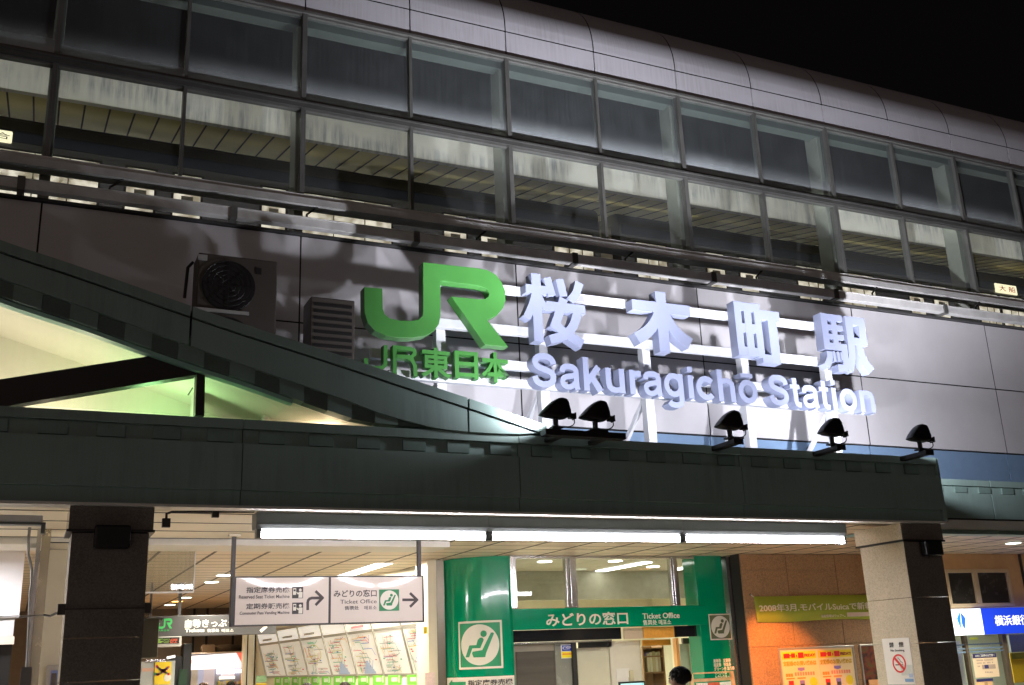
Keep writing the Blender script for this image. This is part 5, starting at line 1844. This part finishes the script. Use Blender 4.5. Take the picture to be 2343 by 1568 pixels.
# yellow and pink notices on the wall ends
t = fb('yellow_notice', None, m_yel, 'd', 1797, 60, 1835, 130, 16.85, .006)
tag(t, 'small yellow notice on the cream pier beside the fare maps', 'notice')
t = fb('pier_notice', None, M('notice_pale', (.75, .6, .55), .5, var=.15, scale=30), 'd', 1812, 535, 1915, 720, 16.85, .006)
tag(t, 'pale pink printed notice low on the cream pier', 'notice')
t = fb('green_notice', None, M('notice_green', (.3, .5, .25), .5, var=.25, scale=12), 'd', 52, 568, 160, 636, 24.0, .006)
tag(t, 'green and grey notice left of the row of ticket machines', 'notice')
t = fb('caution_notice', None, m_yel, 'd', 48, 648, 158, 720, 24.0, .006)
tag(t, 'bright yellow notice below the green notice at the wall end', 'notice')

# grey tickets sign
YK = 21.5
gs = thing('tickets_sign', (3.6, YK, 2.9), 'dark grey hanging sign with green logo and white lettering for tickets', 'sign')
x0, x1, z0, z1 = RY('M', -560, 985, 548, 1145, YK)
x0 = at('L', 965, 1175, Y=YK).x
zt_, zb_ = at('g', 900, 355, Y=YK).z, at('g', 1000, 712, Y=YK).z
MB().box(x0, x1, YK, YK + .2, zb_, zt_).build('panel', m_grey, gs, bevel=.01)
txt('lettering', '自動きっぷうりば', RY('g', 685, 420, 1850, 562, YK), YK - .001, m_offw, gs, bold=.012)
txt('lettering', 'Tickets', RY('g', 685, 585, 1020, 648, YK), YK - .001, m_offw, gs, bold=.015)
txt('lettering', '售票处', RY('g', 1072, 590, 1278, 648, YK), YK - .001, m_offw, gs, bold=.005)
txt('lettering', '매표소', RY('g', 1322, 590, 1528, 648, YK), YK - .001, m_offw, gs, bold=.005)
strokeM('arrow', [[(420, 1108), (460, 1072)]], .06, m_offw, gs, 'M', YK)
# small logo: the big outline scaled down
lx0, lx1, lz0, lz1 = RY('g', 215, 412, 465, 590, YK)
jx = [p[0] for p in jp]
jz = [p[1] for p in jp]
sc2 = [(lx0 + (p[0] - min(jx)) / (max(jx) - min(jx)) * (lx1 - lx0), lz0 + (p[1] - min(jz)) / (max(jz) - min(jz)) * (lz1 - lz0)) for p in jp]
MB().prism(sc2, YK - .005, YK - .001).build('logo', m_lgreen, gs)
txt('lettering', 'JR東日本', RY('g', 210, 600, 415, 640, YK), YK - .001, m_lgreen, gs, bold=.01)
p = at('g', 600, 300, Y=YK)
for px in (600, 1650):
    x = at('g', px, 300, Y=YK).x
    MB().box(x - .03, x + .03, YK + .08, YK + .12, zt_, ZC - .001).box(x - .08, x + .08, YK + .06, YK + .14, ZC - .02, ZC - .001).build('hanger', m_grey, gs)
# led board under it
ld = thing('led_board', (2.6, 21.6, 2.3), 'led message board with green and red characters below the grey tickets sign', 'display')
YD = 21.3
x0, x1, z0, z1 = RY('g', 100, 725, 625, 905, YD)
MB().box(x0, x1, YD, YD + .15, z0, z1).build('case', M('led_case', (.4, .38, .35), .4), ld, bevel=.01)
x0, x1, z0, z1 = RY('g', 110, 742, 585, 850, YD)
MB().box(x0, x1, YD - .006, YD - .001, z0, z1).build('panel', m_black, ld)
for (a, b, c, n) in ((150, 300, (.35, .6, .05), 7), (305, 425, (.2, .3, .03), 6), (428, 552, (1, .12, .03), 7)):
    x0, x1, z0, z1 = RY('g', a, 762, b, 838, YD)
    mb = MB()
    for i in range(n):
        for q in range(6):
            if rng.random() < .72:
                u, v = x0 + (x1 - x0) * i / n, z0 + (z1 - z0) * q / 6
                mb.box(u, u + (x1 - x0) / n * .85, YD - .009, YD - .0065, v, v + (z1 - z0) / 6 * .85)
    mb.build('led_characters', EM('led_%d' % a, c, .9, (.01, .01, .01)), ld)
MB().box(x0 - .4, x0 - .36, YD + .05, YD + .09, 2.5, ZC).build('hanger', m_grey, ld)

# glass smoke screen hanging from the ceiling
ss = thing('smoke_screen', (1.8, 14.8, 3.3), 'hanging glass smoke screen beside the dark pillar', 'screen')
pz = [at('L', 1283, 685, Y=14.85), at('L', 1278, 950, Y=14.85)]
xs_l = at('P', 255, 1300, Y=14.84).x
MB().box(xs_l, pz[0].x, 14.84, 14.85, pz[1].z, ZC).build('pane', GLASS('smoke_glass', (.8, .8, .76), .12, (.6, .58, .5)), ss)
MB().box(xs_l, pz[0].x + .01, 14.83, 14.86, pz[1].z - .02, pz[1].z).box(pz[0].x, pz[0].x + .015, 14.83, 14.86, pz[1].z, ZC).build('edge_trim', m_steel, ss)

# convenience kiosk at the back
YX = 27
ks = thing('kiosk', (4.6, YX + 1, 0), 'small bright convenience kiosk with a white and red lit sign at the back', 'kiosk')
m_ksw, m_ksr = EM('kiosk_white', (.95, .95, 1), 1.0), EM('kiosk_red', (1, .02, .02), .9)
x0, x1, z0, z1 = RY('g', 715, 1020, 1715, 1285, YX)
xd = at('g', 1570, 1100, Y=YX).x
xd2 = at('g', 1675, 1250, Y=YX).x
MB().prism([(x0, z0), (xd2, z0), (xd2 + .01, z0 + .06), (xd, z1), (x0 + .05, z1 - .04)], YX, YX + .3).build('sign_white', m_ksw, ks)
MB().prism([(xd2 + .005, z0), (x1, z0), (x1, z1), (xd + .008, z1), (xd2 + .016, z0 + .06)], YX, YX + .3).build('sign_red', m_ksr, ks)
fb('sign_logo', ks, EM('kiosk_mark', (1, .05, .1), .8), 'g', 768, 1128, 806, 1198, YX - .006, .005)
fb('sign_logo', ks, EM('kiosk_mark_pale', (1, .7, .85), 1.2), 'g', 812, 1125, 870, 1190, YX - .006, .005)
fb('sign_cap', ks, m_alu, 'g', 760, 990, 1712, 1016, YX, .3)
MB().box(x0, x1 + 1, YX + .3, YX + .35, .02, z1).build('back_panel', M('kiosk_back', (.3, .3, .36), .4), ks)
fb('post', ks, m_ksw, 'g', 712, 1300, 755, 1480, YX + .02, .1)
fb('side_panel', ks, M('kiosk_panel', (.55, .5, .4), .5), 'g', 790, 1300, 900, 1700, YX + .25, .03)
fb('lit_panel', ks, EM('kiosk_panel_light', (.7, .75, 1), .3, (.3, .3, .4)), 'g', 900, 1290, 1000, 1700, YX + .26, .03)
fb('lit_panel', ks, EM('kiosk_panel_pink', (1, .85, .85), .35, (.35, .3, .3)), 'g', 1003, 1290, 1195, 1700, YX + .26, .03)
fb('inner_lamp', ks, EM('kiosk_lamp', (1, 1, 1), 3), 'g', 1240, 1290, 1545, 1365, YX + .2, .05)
fb('inner_lamp', ks, EM('kiosk_lamp', (1, 1, 1), 3), 'g', 1560, 1290, 1712, 1350, YX + .2, .05)
fb('pink_sign', ks, EM('kiosk_pink', (.9, .55, .6), .8), 'g', 1310, 1370, 1540, 1412, YX + .22, .03)
fb('shelf_light', ks, EM('kiosk_shelf', (1, .95, .7), 1.6), 'g', 1280, 1415, 1550, 1460, YX + .22, .03)
mb = MB()
gm = [M('goods_%d' % i, c, .5, var=0) for i, c in enumerate(((.6, .5, .2), (.5, .15, .1), (.2, .3, .15), (.6, .6, .6), (.7, .6, .1)))]
x0, x1, z0, z1 = RY('g', 1235, 1465, 1710, 1700, YX + .24)
for r_ in range(5):
    for i in range(18):
        u = x0 + (x1 - x0) * i / 18
        zz = z1 - .12 - r_ * .13
        mb.box(u, u + (x1 - x0) / 20, YX + .24, YX + .3, zz, zz + .06 + .04 * rng.random(), rng.randrange(5))
mb.build('shelf_goods', gm, ks)
for sx_ in (715, 1712):
    x = at('g', sx_, 1400, Y=YX + .1).x
    MB().box(x - .05, x + .05, YX + .05, YX + .15, .02, z0 + .5).build('corner_post', m_white, ks)
MB().box(x0 - 1.6, x1 + .2, YX + .35, YX + .4, .02, 2.0).build('rear_wall', m_white, ks)
# brown end wall
ew = thing('end_wall', (3, 30, 0), 'brown wall closing the back of the concourse above the kiosk', 'wall')
MB().box(-4, 8.5, 30, 30.1, .02, ZC).build('wall_panel', m_brown, ew)
for px in (820, 1050, 1510):
    x = at('g', px, 850, Y=30).x
    MB().box(x - .03, x + .03, 29.97, 29.999, .02, ZC).build('wall_joint', m_joint, ew)
# dark duct on top of the kiosk
t = thing('air_duct', (4.3, 27.5, 2.3), 'black bundled duct lying on the roof of the kiosk', 'duct')
a, b = at('g', 965, 960, Y=27.4), at('g', 1700, 945, Y=27.4)
MB().tube([a, a.lerp(b, .3), a.lerp(b, .6) + Vector((0, 0, .03)), b], .1, 10).build('hose', m_dark, t, smooth=True)
MB().box(a.x, a.x + .3, 27.2, 27.3, a.z - .1, a.z + .12).build('box', m_grey, t)
# dark green booth column left of the kiosk
t = thing('dark_column', (3.2, 24, 0), 'slim dark column left of the bright kiosk', 'column')
x0, x1, z0, z1 = RY('g', 640, 850, 790, 1700, 24)
MB().box(x0, x1, 24, 24.4, .02, z1).build('shaft', M('column_dark', (.035, .04, .045), .3, var=.2), t, bevel=.01)
MB().box(x0 - .25, x0 - .002, 24.05, 24.3, .02, z1 - .25).build('side_shaft', MATS['column_dark'], t)
fb('green_panel', t, M('column_green', (.02, .08, .04), .4), 'g', 575, 1290, 720, 1700, 23.98, .015)
# grey booth with the yellow poster
gb_ = thing('booth', (2.4, 22.5, 0), 'grey metal booth behind the dark pillar with a yellow poster on it', 'booth')
x0, x1, z0, z1 = RY('g', 0, 1150, 505, 1700, 22.3)
MB().box(x0 - .3, x1, 22.3, 22.8, .02, z1).build('panel', M('booth_grey', (.45, .47, .46), .4, var=.05), gb_, bevel=.01)
fb('stripe', gb_, M('booth_salmon', (.65, .4, .3), .5), 'g', -60, 1270, 160, 1330, 22.29, .008)
fb('top_rail', gb_, m_chrome, 'g', 10, 1120, 350, 1160, 22.25, .05)
MB().tube([at('g', 370, 1095, Y=22.2), at('g', 515, 1065, Y=22.2)], .025, 8).build('handrail', EM('rail_glint', (1, .95, .85), 1.2), gb_)  # glint on the rail painted in as a glowing material
ypo = thing('yellow_poster', at('g', 300, 1350, Y=22.25), 'yellow poster with small coloured drawings on the grey booth', 'poster')
x0, x1, z0, z1 = RY('g', 160, 1165, 440, 1550, 22.27)
MB().box(x0, x1, 22.27, 22.29, z0, z1).build('sheet', m_yel, ypo)
for i in range(26):
    u, v = rng.random(), rng.random()
    if v > .75 and u > .2 and u < .8 and False:
        continue
    c = (m_red, m_purple, m_orange, m_lgreen, M('print_pink', (.8, .3, .45), .5, var=0))[i % 5]
    if i < 13:
        uu = .1 + .8 * i / 13
        vv = .9 - .28 * math.sin(uu * math.pi)
    else:
        uu = .06 + .86 * (i - 13) / 13
        vv = .5 - .06 * math.sin(uu * 9)
    xx_, zz_ = x0 + (x1 - x0) * uu, z0 + (z1 - z0) * vv
    MB().box(xx_ - .02, xx_ + .02, 22.262, 22.269, zz_ - .022, zz_ + .022).build('drawing', c, ypo)
MB().lathe((x0 + (x1 - x0) * .8, 22.269, z0 + (z1 - z0) * .28), [(.07, -.006), (.07, 0)], 16, 'y').build('round_print', m_paper, ypo)

# ================================================================== shop front at the left edge
sf = thing('shop_front', (-.5, 14, 0), 'cream and white shop front at the left edge behind the dark pillar', 'shop')
YV = 13.4
m_wl = M('shop_white', (.8, .79, .8), .5, var=.02)
x1 = at('f', 300, 1000, Y=15.5).x
zt1 = at('f', 100, 640, Y=15.5).z
zb1 = at('c', 100, 620, Y=15.5).z
MB().box(-6, x1, 15.5, 15.55, zb1, zt1).build('white_bulkhead', m_wl, sf)
MB().box(-6, x1 - .05, 15.56, 15.6, at('c', 100, 860, Y=15.56).z, zb1 - .002).build('grey_bulkhead', M('shop_grey', (.5, .5, .5), .5, var=.03), sf)
MB().box(-6, x1 - .03, 15.52, 15.58, at('c', 100, 962, Y=15.52).z, at('c', 100, 862, Y=15.52).z).build('beige_rail', M('shop_beige', (.6, .5, .42), .5, var=.03), sf)
MB().box(-6, x1 - .05, 15.7, 15.75, .02, at('c', 100, 960, Y=15.6).z).build('dark_opening', m_black, sf)  # black sheet stands in for the shade inside the opening
MB().box(-6, at('f', 345, 590, Y=15.3).x, 15.3, 15.49, zt1 - .02, at('f', 100, 548, Y=15.3).z).build('light_cove', EM('cove_light', (.85, .87, 1), .95), sf)
lamp('cove_beam', 'AREA', (-2.2, 14.2, 3.3), 420, (.97, .95, 1), sf, shape='RECTANGLE', size=3, size_y=.6)
fb('steel_column', sf, m_chrome, 'c', 345, -700, 400, 2600, 13.2, .1)
fb('steel_column', sf, M('warm_steel', (.6, .55, .42), .25, .7, var=.1), 'c', 405, -560, 520, 2600, 13.22, .08)
x0 = at('c', 522, 300, Y=YV).x
MB().box(x0, .5, YV, YV + .1, .02, at('f', 700, 770, Y=YV).z).build('cream_wall', m_cream, sf)
MB().box(x0, .5, YV - .04, YV + .1, at('f', 700, 768, Y=YV).z, at('f', 700, 690, Y=YV).z).build('wall_coping', m_cream, sf)
MB().box(x0, .5, YV - .03, YV + .1, at('f', 700, 688, Y=YV).z, at('f', 700, 675, Y=YV).z).build('shadow_gap', m_joint, sf)
fb('bracket', sf, m_steel, 'f', 370, 690, 520, 745, 13.3, .06)
cb = thing('cable_run', (-.1, 13.1, 2), 'grey cable pipe hanging down the shop front column at the left edge', 'cable')
pts = [at('f', *q, Y=13.1) for q in ((400, 240), (380, 450), (360, 650), (360, 830), (385, 930), (405, 1030), (400, 1200))] + [at('c', 385, 300, Y=13.1), at('c', 370, 700, Y=13.1), at('c', 345, 1250, Y=13.1)]
MB().tube(pts, .016, 8).build('pipe', M('cable_grey', (.2, .2, .19), .5), cb)
MB().box(pts[-1].x - .06, pts[-1].x + .05, 13.05, 13.15, pts[-1].z - .6, pts[-1].z).build('box', m_grey, cb)
# framed city photograph
pf = thing('photo_frame', at('c', 650, 1300, Y=YV - .02), 'framed photograph of tall blocks under blue sky left of the dark pillar', 'poster frame')
x0, x1, z0, z1 = RY('c', 562, 1220, 900, 1900, YV - .03)
MB().box(x0, x1, YV - .03, YV - .001, z0, z1).build('frame', m_alu, pf, bevel=.01)
MB().box(x0 + .05, x1 - .05, YV - .036, YV - .031, z0 + .05, z1 - .06).build('sky_print', M('print_sky', (.2, .25, .5), .5, var=.1), pf)
zz = at('c', 650, 1330, Y=YV).z
mb = MB()
for i in range(7):
    mb.box(x0 + .06 + i * .06, x0 + .11 + i * .06, YV - .04, YV - .0365, z0 + .05, zz - .05 * (i % 3))
mb.build('blocks_print', M('print_blocks', (.12, .1, .08), .5, var=.3, scale=40), pf)

# ================================================================== bank at the right edge
YN = 15.6
bnk = thing('cash_machine_lobby', (18, 16, 0), 'bank cash machine front with striped glass doors at the right edge', 'bank')
m_bw = M('bank_wall', (.55, .33, .17), .5, var=.1, scale=4)  # orange lamp light on the wall tinted into its base colour
wx0, wx1, wz0, wz1 = RY('Q', 1362, 585, 1905, 905, YN)
zs_t = at('Q', 1600, 912, Y=YN).z
MB().box(14.9, wx0, YN, YN + .2, wz0, ZC - .003).box(wx1, 27, YN, YN + .2, wz0, ZC - .003).box(wx0, wx1, YN, YN + .2, wz1, ZC - .003).build('wall', m_bw, bnk)
MB().box(14.9, 27, YN, YN + .2, zs_t, wz0).build('wall', m_bw, bnk)
e = .07
xm = (at('Q', 1615, 740, Y=YN).x)
mb = MB()
mb.box(wx0, wx1, YN - .03, YN + .05, wz1 - e, wz1).box(wx0, wx1, YN - .03, YN + .05, wz0, wz0 + e)
for a in (wx0, xm - .06, wx1 - e):
    mb.box(a, a + (e if a != xm - .06 else .12), YN - .03, YN + .05, wz0 + e, wz1 - e)
wf = mb.build('window', M('window_tan', (.55, .42, .28), .4, var=.05), bnk, bevel=.006)
for a, b in ((wx0 + e, xm - .06), (xm + .06, wx1 - e)):
    MB().box(a, b, YN + .02, YN + .03, wz0 + e, wz1 - e).build('pane', M('window_dark', (.03, .027, .025), .25, var=.1), wf)
x = at('Q', 1990, 600, Y=YN).x
MB().box(x, x + .06, YN - .02, YN - .001, wz0, ZC - .01).build('pipe', m_dark, bnk)
bs_ = thing('bank_sign', (17.5, YN, 2.1), 'backlit white and blue bank sign with white lettering at the right edge', 'sign')
za, zb_ = at('b', 500, 245, Y=YN - .15), at('b', 500, 700, Y=YN - .15)
xa = at('b', 245, 500, Y=YN - .15).x - .35
xm = at('b', 722, 470, Y=YN - .15).x
MB().box(xa, xm, YN - .2, YN, zb_.z, za.z).build('white_panel', EM('bank_white', (.85, .97, 1), 1.25), bs_)
MB().box(xm + .002, 22, YN - .2, YN, zb_.z, za.z).build('blue_panel', EM('bank_blue', (.012, .06, .75), .8, (.01, .03, .4)), bs_)
txt('lettering', '横浜銀行', RY('b', 975, 350, 1560, 530, YN - .21), YN - .201, EM('bank_letter', (1, 1, 1), 1.1), bs_, bold=.015)
for poly, c in (([(318, 415), (362, 305), (372, 330), (392, 560), (398, 575), (385, 585)], (.02, .2, .85)), ([(384, 305), (468, 410), (458, 585), (435, 572), (405, 500)], (.02, .12, .75))):
    MB().prism(polyY('b', poly, YN - .21), YN - .206, YN - .201).build('logo', EM('bank_logo_%d' % poly[0][0], c, .7, c), bs_)
fb('caption', bs_, EM('bank_caption', (.6, .95, 1), .9), 'b', 335, 640, 545, 665, YN - .206, .004)
# glass doors and room
MB().box(15, 27, 19, 19.1, .02, 2.4).build('room_wall', M('bank_room', (.62, .64, .5), .5, var=.03), bnk)
MB().box(15, 27, YN + .2, 19, zs_t - .05, zs_t).build('room_ceiling', m_white, bnk)
lamp('room_light', 'AREA', (18.5, 17.5, 1.9), 150, (.95, 1, .85), bnk, shape='RECTANGLE', size=2.5, size_y=2)
for a, b in ((505, 545), (1165, 1230)):
    x0, x1, z0, z1 = RY('b', a, 700, b, 1500, YN)
    MB().box(x0, x1, YN, YN + .1, .02, zb_.z - .002).build('door_post', M('post_brown', (.13, .1, .07), .4, .2), bnk)
x0, x1 = at('b', 260, 900, Y=YN).x, at('b', 505, 1000, Y=YN).x
x2, x3 = at('b', 560, 1000, Y=YN).x, at('b', 1195, 1000, Y=YN).x
for a, b in ((x0 - .3, x1 + .05), (x2 - .04, x3 - .05), (x3 + .08, x3 + 1.6)):
    d_ = MB().box(a, b, YN + .04, YN + .05, .02, zb_.z - .01).build('glass_door', m_glass, bnk)
    if b < x3 + .5:
        for yy in (850, 918, 975):
            zz = at('b', 860, yy, Y=YN).z
            MB().box(a, b, YN + .034, YN + .039, zz - .014, zz + .014).build('blue_stripe', M('stripe_blue', (.16, .24, .33), .5, var=0), d_)
fb('machine', bnk, M('machine_white', (.75, .75, .8), .4), 'b', 290, 805, 440, 1700, YN + .8, .4)
fb('upper_panel', bnk, M('panel_grey', (.3, .3, .32), .4), 'b', 1235, 690, 1560, 990, YN + .5, .05)
fb('yellow_machine', bnk, M('machine_yellow', (.75, .45, .02), .5, var=.05), 'b', 1270, 1000, 1600, 1520, YN + .5, .1)
fb('machine_shelf', bnk, M('machine_olive', (.3, .25, .02), .5), 'b', 1265, 1000, 1600, 1110, YN + .48, .015)
atm = thing('cash_machine_poster', at('b', 800, 1200, Y=YN), 'cream poster with a navy heading on the bank glass door', 'poster')
x0, x1, z0, z1 = RY('b', 590, 1018, 998, 1090, YN + .02)
m_navy = M('print_navy', (.03, .03, .12), .5, var=0)
MB().box(x0, x1, YN + .022, YN + .027, z0, z1).build('heading', m_navy, atm)
txt('lettering', 'ATMご利用のお客様へ', (x0 + .06, x1 - .04, z0 + .012, z1 - .012), YN + .0215, m_offw, atm, bold=.012)
mb = MB()
_r = RY('b', 605, 1020, 1030, 1430, YN + .028)
mb.box(_r[0], _r[1], YN + .028, YN + .032, _r[2], _r[3])
for yy, a, b in ((1130, 660, 950), (1180, 660, 970), (1240, 655, 740)):
    x0, x1, z0, z1 = RY('b', a, yy - 12, b, yy + 12, YN + .02)
    n = int((x1 - x0) / .035)
    for i in range(n):
        if rng.random() < .85:
            mb.box(x0 + i * .035, x0 + i * .035 + .022, YN + .024, YN + .0275, z0, z1, 1)
for i in range(5):
    x0, x1, z0, z1 = RY('b', 810 + i * 27, 1330, 825 + i * 27, 1355, YN + .02)
    mb.box(x0, x1, YN + .024, YN + .0275, z0, z1, 1)
mb.build('sheet', [M('poster_peach', (.8, .62, .42), .6, var=.02), M('print_mauve', (.45, .33, .26), .5, var=0)], atm)
fb('diagram', atm, MATS['print_mauve'], 'b', 752, 1210, 985, 1285, YN + .024, .0035)
fb('diagram', atm, m_navy, 'b', 795, 1215, 865, 1278, YN + .021, .0028)
t = thing('lower_poster', at('b', 800, 1470, Y=YN), 'smaller orange poster with a navy heading below the cream bank poster', 'poster')
fb('sheet', t, M('poster_amber', (.8, .5, .25), .6, var=.03), 'b', 655, 1455, 950, 1800, YN + .028, .004)
fb('heading', t, m_navy, 'b', 652, 1455, 942, 1502, YN + .022, .005)
fb('print', t, M('print_tan', (.5, .3, .15), .5, var=.2, scale=30), 'b', 805, 1515, 860, 1700, YN + .024, .0035)
fb('sticker', bnk, M('sticker_lime', (.6, .65, .05), .5, var=0), 'b', 538, 742, 675, 778, YN + .03, .004)

# ================================================================== people in the concourse (only the tops of heads are in view)
def skin_body(pts, edges, radii, name, mat, par, sub=2):
    me = bpy.data.meshes.new(name)
    me.from_pydata(pts, edges, [])
    ob = bpy.data.objects.new(name, me)
    COL.objects.link(ob)
    s_ = ob.modifiers.new('skin', 'SKIN')
    for v, r in zip(me.skin_vertices[0].data, radii):
        v.radius = r if isinstance(r, tuple) else (r, r)
    me.skin_vertices[0].data[0].use_root = True
    sb_ = ob.modifiers.new('sub', 'SUBSURF')
    sb_.levels = sb_.render_levels = sub
    me.materials.append(mat)
    bpy.context.view_layer.update()
    ev = bpy.data.meshes.new_from_object(ob.evaluated_get(bpy.context.evaluated_depsgraph_get()))
    bpy.data.objects.remove(ob)
    for p in ev.polygons:
        p.use_smooth = True
    ev.name = name
    o2 = bpy.data.objects.new(name, ev)
    COL.objects.link(o2)
    o2.parent = par
    return o2


def ellipsoid(mb, c, r, n=14, m=10, cut=None):
    v, f = [], []
    for i in range(m + 1):
        th = math.pi * i / m
        for k in range(n):
            ph = 2 * math.pi * k / n
            v.append((c[0] + r[0] * math.sin(th) * math.cos(ph), c[1] + r[1] * math.sin(th) * math.sin(ph), c[2] + r[2] * math.cos(th)))
    for i in range(m):
        for k in range(n):
            f.append((i * n + k, i * n + (k + 1) % n, (i + 1) * n + (k + 1) % n, (i + 1) * n + k))
    mb.add(v, f)


m_skin = M('skin', (.55, .34, .23), .5, var=.06)
m_hairk = M('black_hair', (.012, .01, .009), .4, var=.5, scale=40, stretch=(1, 1, .15), bump=.5)


def person(x, y, h, rz, lb, coat, hairm, messy=False):
    t = thing('person', (x, y, .02), lb, 'person')
    t.rotation_euler = (0, 0, rz)
    k = h / 1.7
    P = lambda *a: tuple(q * k for q in a)
    # skeleton: pelvis, spine, neck, head, arms, legs (facing +y)
    pts = [P(0, 0, .92), P(0, 0, 1.1), P(0, 0, 1.3), P(0, -.01, 1.42), P(0, .0, 1.5), P(0, .015, 1.57), P(0, .01, 1.64)]
    ed = [(0, 1), (1, 2), (2, 3), (3, 4), (4, 5), (5, 6)]
    rd = [(.15, .11), (.135, .1), (.16, .11), (.09, .075), (.055, .055), (.075, .09), (.07, .085)]
    for s_ in (-1, 1):
        b0 = len(pts)
        pts += [P(.17 * s_, -.01, 1.37), P(.2 * s_, -.03, 1.12), P(.2 * s_, .05, .9), P(.2 * s_, .09, .82)]
        rd += [.06, .045, .035, (.025, .04)]
        ed += [(2, b0), (b0, b0 + 1), (b0 + 1, b0 + 2), (b0 + 2, b0 + 3)]
        for q, (dx, L_) in enumerate(((-.024, .07), (-.008, .085), (.008, .08), (.022, .065))):
            pts += [P(.2 * s_, .09 + dx, .82 - L_ * .6), P(.195 * s_, .1 + dx, .82 - L_)]
            rd += [.009, .008]
            n_ = len(pts)
            ed += [(b0 + 3, n_ - 2), (n_ - 2, n_ - 1)]
        pts += [P(.185 * s_, .13, .8), P(.18 * s_, .145, .77)]
        rd += [.01, .009]
        n_ = len(pts)
        ed += [(b0 + 3, n_ - 2), (n_ - 2, n_ - 1)]
        b1 = len(pts)
        pts += [P(.09 * s_, 0, .85), P(.1 * s_, .01, .48), P(.1 * s_, -.01, .09), P(.1 * s_, .13, .03)]
        rd += [.085, .058, .042, (.035, .03)]
        ed += [(0, b1), (b1, b1 + 1), (b1 + 1, b1 + 2), (b1 + 2, b1 + 3)]
    body = skin_body(pts, ed, [tuple(q * k for q in r) if isinstance(r, tuple) else r * k for r in rd], 'body', m_skin, t)
    # clothes: jacket and trousers, slightly larger
    jp_ = [P(0, 0, .88), P(0, 0, 1.1), P(0, 0, 1.3), P(0, -.01, 1.43)]
    je = [(0, 1), (1, 2), (2, 3)]
    jr = [(.18, .14), (.165, .13), (.185, .135), (.1, .085)]
    for s_ in (-1, 1):
        b0 = len(jp_)
        jp_ += [P(.175 * s_, -.01, 1.37), P(.2 * s_, -.03, 1.12), P(.2 * s_, .05, .9)]
        jr += [.075, .06, .05]
        je += [(2, b0), (b0, b0 + 1), (b0 + 1, b0 + 2)]
    skin_body(jp_, je, [tuple(q * k for q in r) if isinstance(r, tuple) else r * k for r in jr], 'jacket', coat, t)
    tp_ = [P(0, 0, .93)]
    te, tr_ = [], [(.165, .125)]
    for s_ in (-1, 1):
        b0 = len(tp_)
        tp_ += [P(.09 * s_, 0, .82), P(.1 * s_, .01, .48), P(.1 * s_, -.01, .1)]
        tr_ += [.1, .075, .065]
        te += [(0, b0), (b0, b0 + 1), (b0 + 1, b0 + 2)]
    skin_body(tp_, te, [tuple(q * k for q in r) if isinstance(r, tuple) else r * k for r in tr_], 'trousers', M('dark_cloth', (.03, .03, .035), .8, var=.1), t)
    # face details
    mb = MB()
    ellipsoid(mb, P(0, .105, 1.585), P(.014, .022, .024), 8, 6)
    for s_ in (-1, 1):
        ellipsoid(mb, P(.083 * s_, .0, 1.59), P(.012, .022, .033), 8, 6)
    o_ = mb.build('nose_and_ears', m_skin, None, smooth=True)
    o_.parent = body
    for s_ in (-1, 1):
        mb = MB()
        ellipsoid(mb, P(.032 * s_, .092, 1.615), P(.014, .008, .007), 8, 6)
        o_ = mb.build('eye', m_ink, None, smooth=True)
        o_.parent = body
    mb = MB()
    ellipsoid(mb, P(0, .098, 1.535), P(.024, .008, .006), 8, 6)
    o_ = mb.build('mouth', M('lip', (.4, .15, .12), .5, var=0), None, smooth=True)
    o_.parent = body
    # hair: cap of many overlapping tufts over the crown, back and sides
    r2 = random.Random(int(x * 100))
    mb = MB()
    ellipsoid(mb, P(0, -.018, 1.63), P(.092, .105, .085), 18, 12)
    for i in range(420):
        th, ph = r2.uniform(0, 1.75), r2.uniform(0, 2 * math.pi)
        d = Vector((math.sin(th) * math.cos(ph), math.sin(th) * math.sin(ph), math.cos(th)))
        if d.y > .45 and d.z < .35:
            continue
        c = Vector(P(0, -.018, 1.63)) + Vector((d.x * .09, d.y * .103, d.z * .084)) * k
        tan = Vector((r2.uniform(-1, 1), r2.uniform(-1, .4), -1.0))
        tan = (tan - d * tan.dot(d)).normalized()
        mid = c + (d * .006 + tan * .018) * k
        tip = c + (d * (.007 if messy else .004) + tan * .042) * k
        mb.tube([c - d * .004, mid, tip], [.007 * k, .0065 * k, .0015], 5)
    o_ = mb.build('hair', hairm, None, smooth=True)
    o_.parent = t
    return t


m_coatg = M('grey_coat', (.06, .06, .065), .8, var=.15)
m_coatb = M('brown_coat', (.12, .08, .05), .8, var=.15)
hp = at('P', 1551, 1531, Y=8.6)
person(hp.x, hp.y, hp.z - .02 + .0, math.radians(25), 'person with short black hair in a dark coat before the ticket office', m_coatg, m_hairk, True)
for (k, x, y, Y, lb, hm_) in (('d', 975, 645, 16.0, 'person with black hair seen below the middle of the fare maps', m_hairk),
                              ('d', 580, 655, 17.0, 'person with dark hair below the left half of the fare maps', m_hairk),
                              ('g', 1005, 1540, 19.0, 'person with brown hair in front of the bright kiosk, left of two', M('brown_hair', (.1, .045, .02), .45, var=.4, scale=40, bump=.4)),
                              ('g', 1480, 1515, 24.0, 'person with black hair at the kiosk counter, facing out', m_hairk)):
    p = at(k, x, y, Y=Y)
    person(p.x, Y, p.z - .02, math.pi if 'facing' in lb else random.uniform(-.6, .6), lb, m_coatb, hm_)
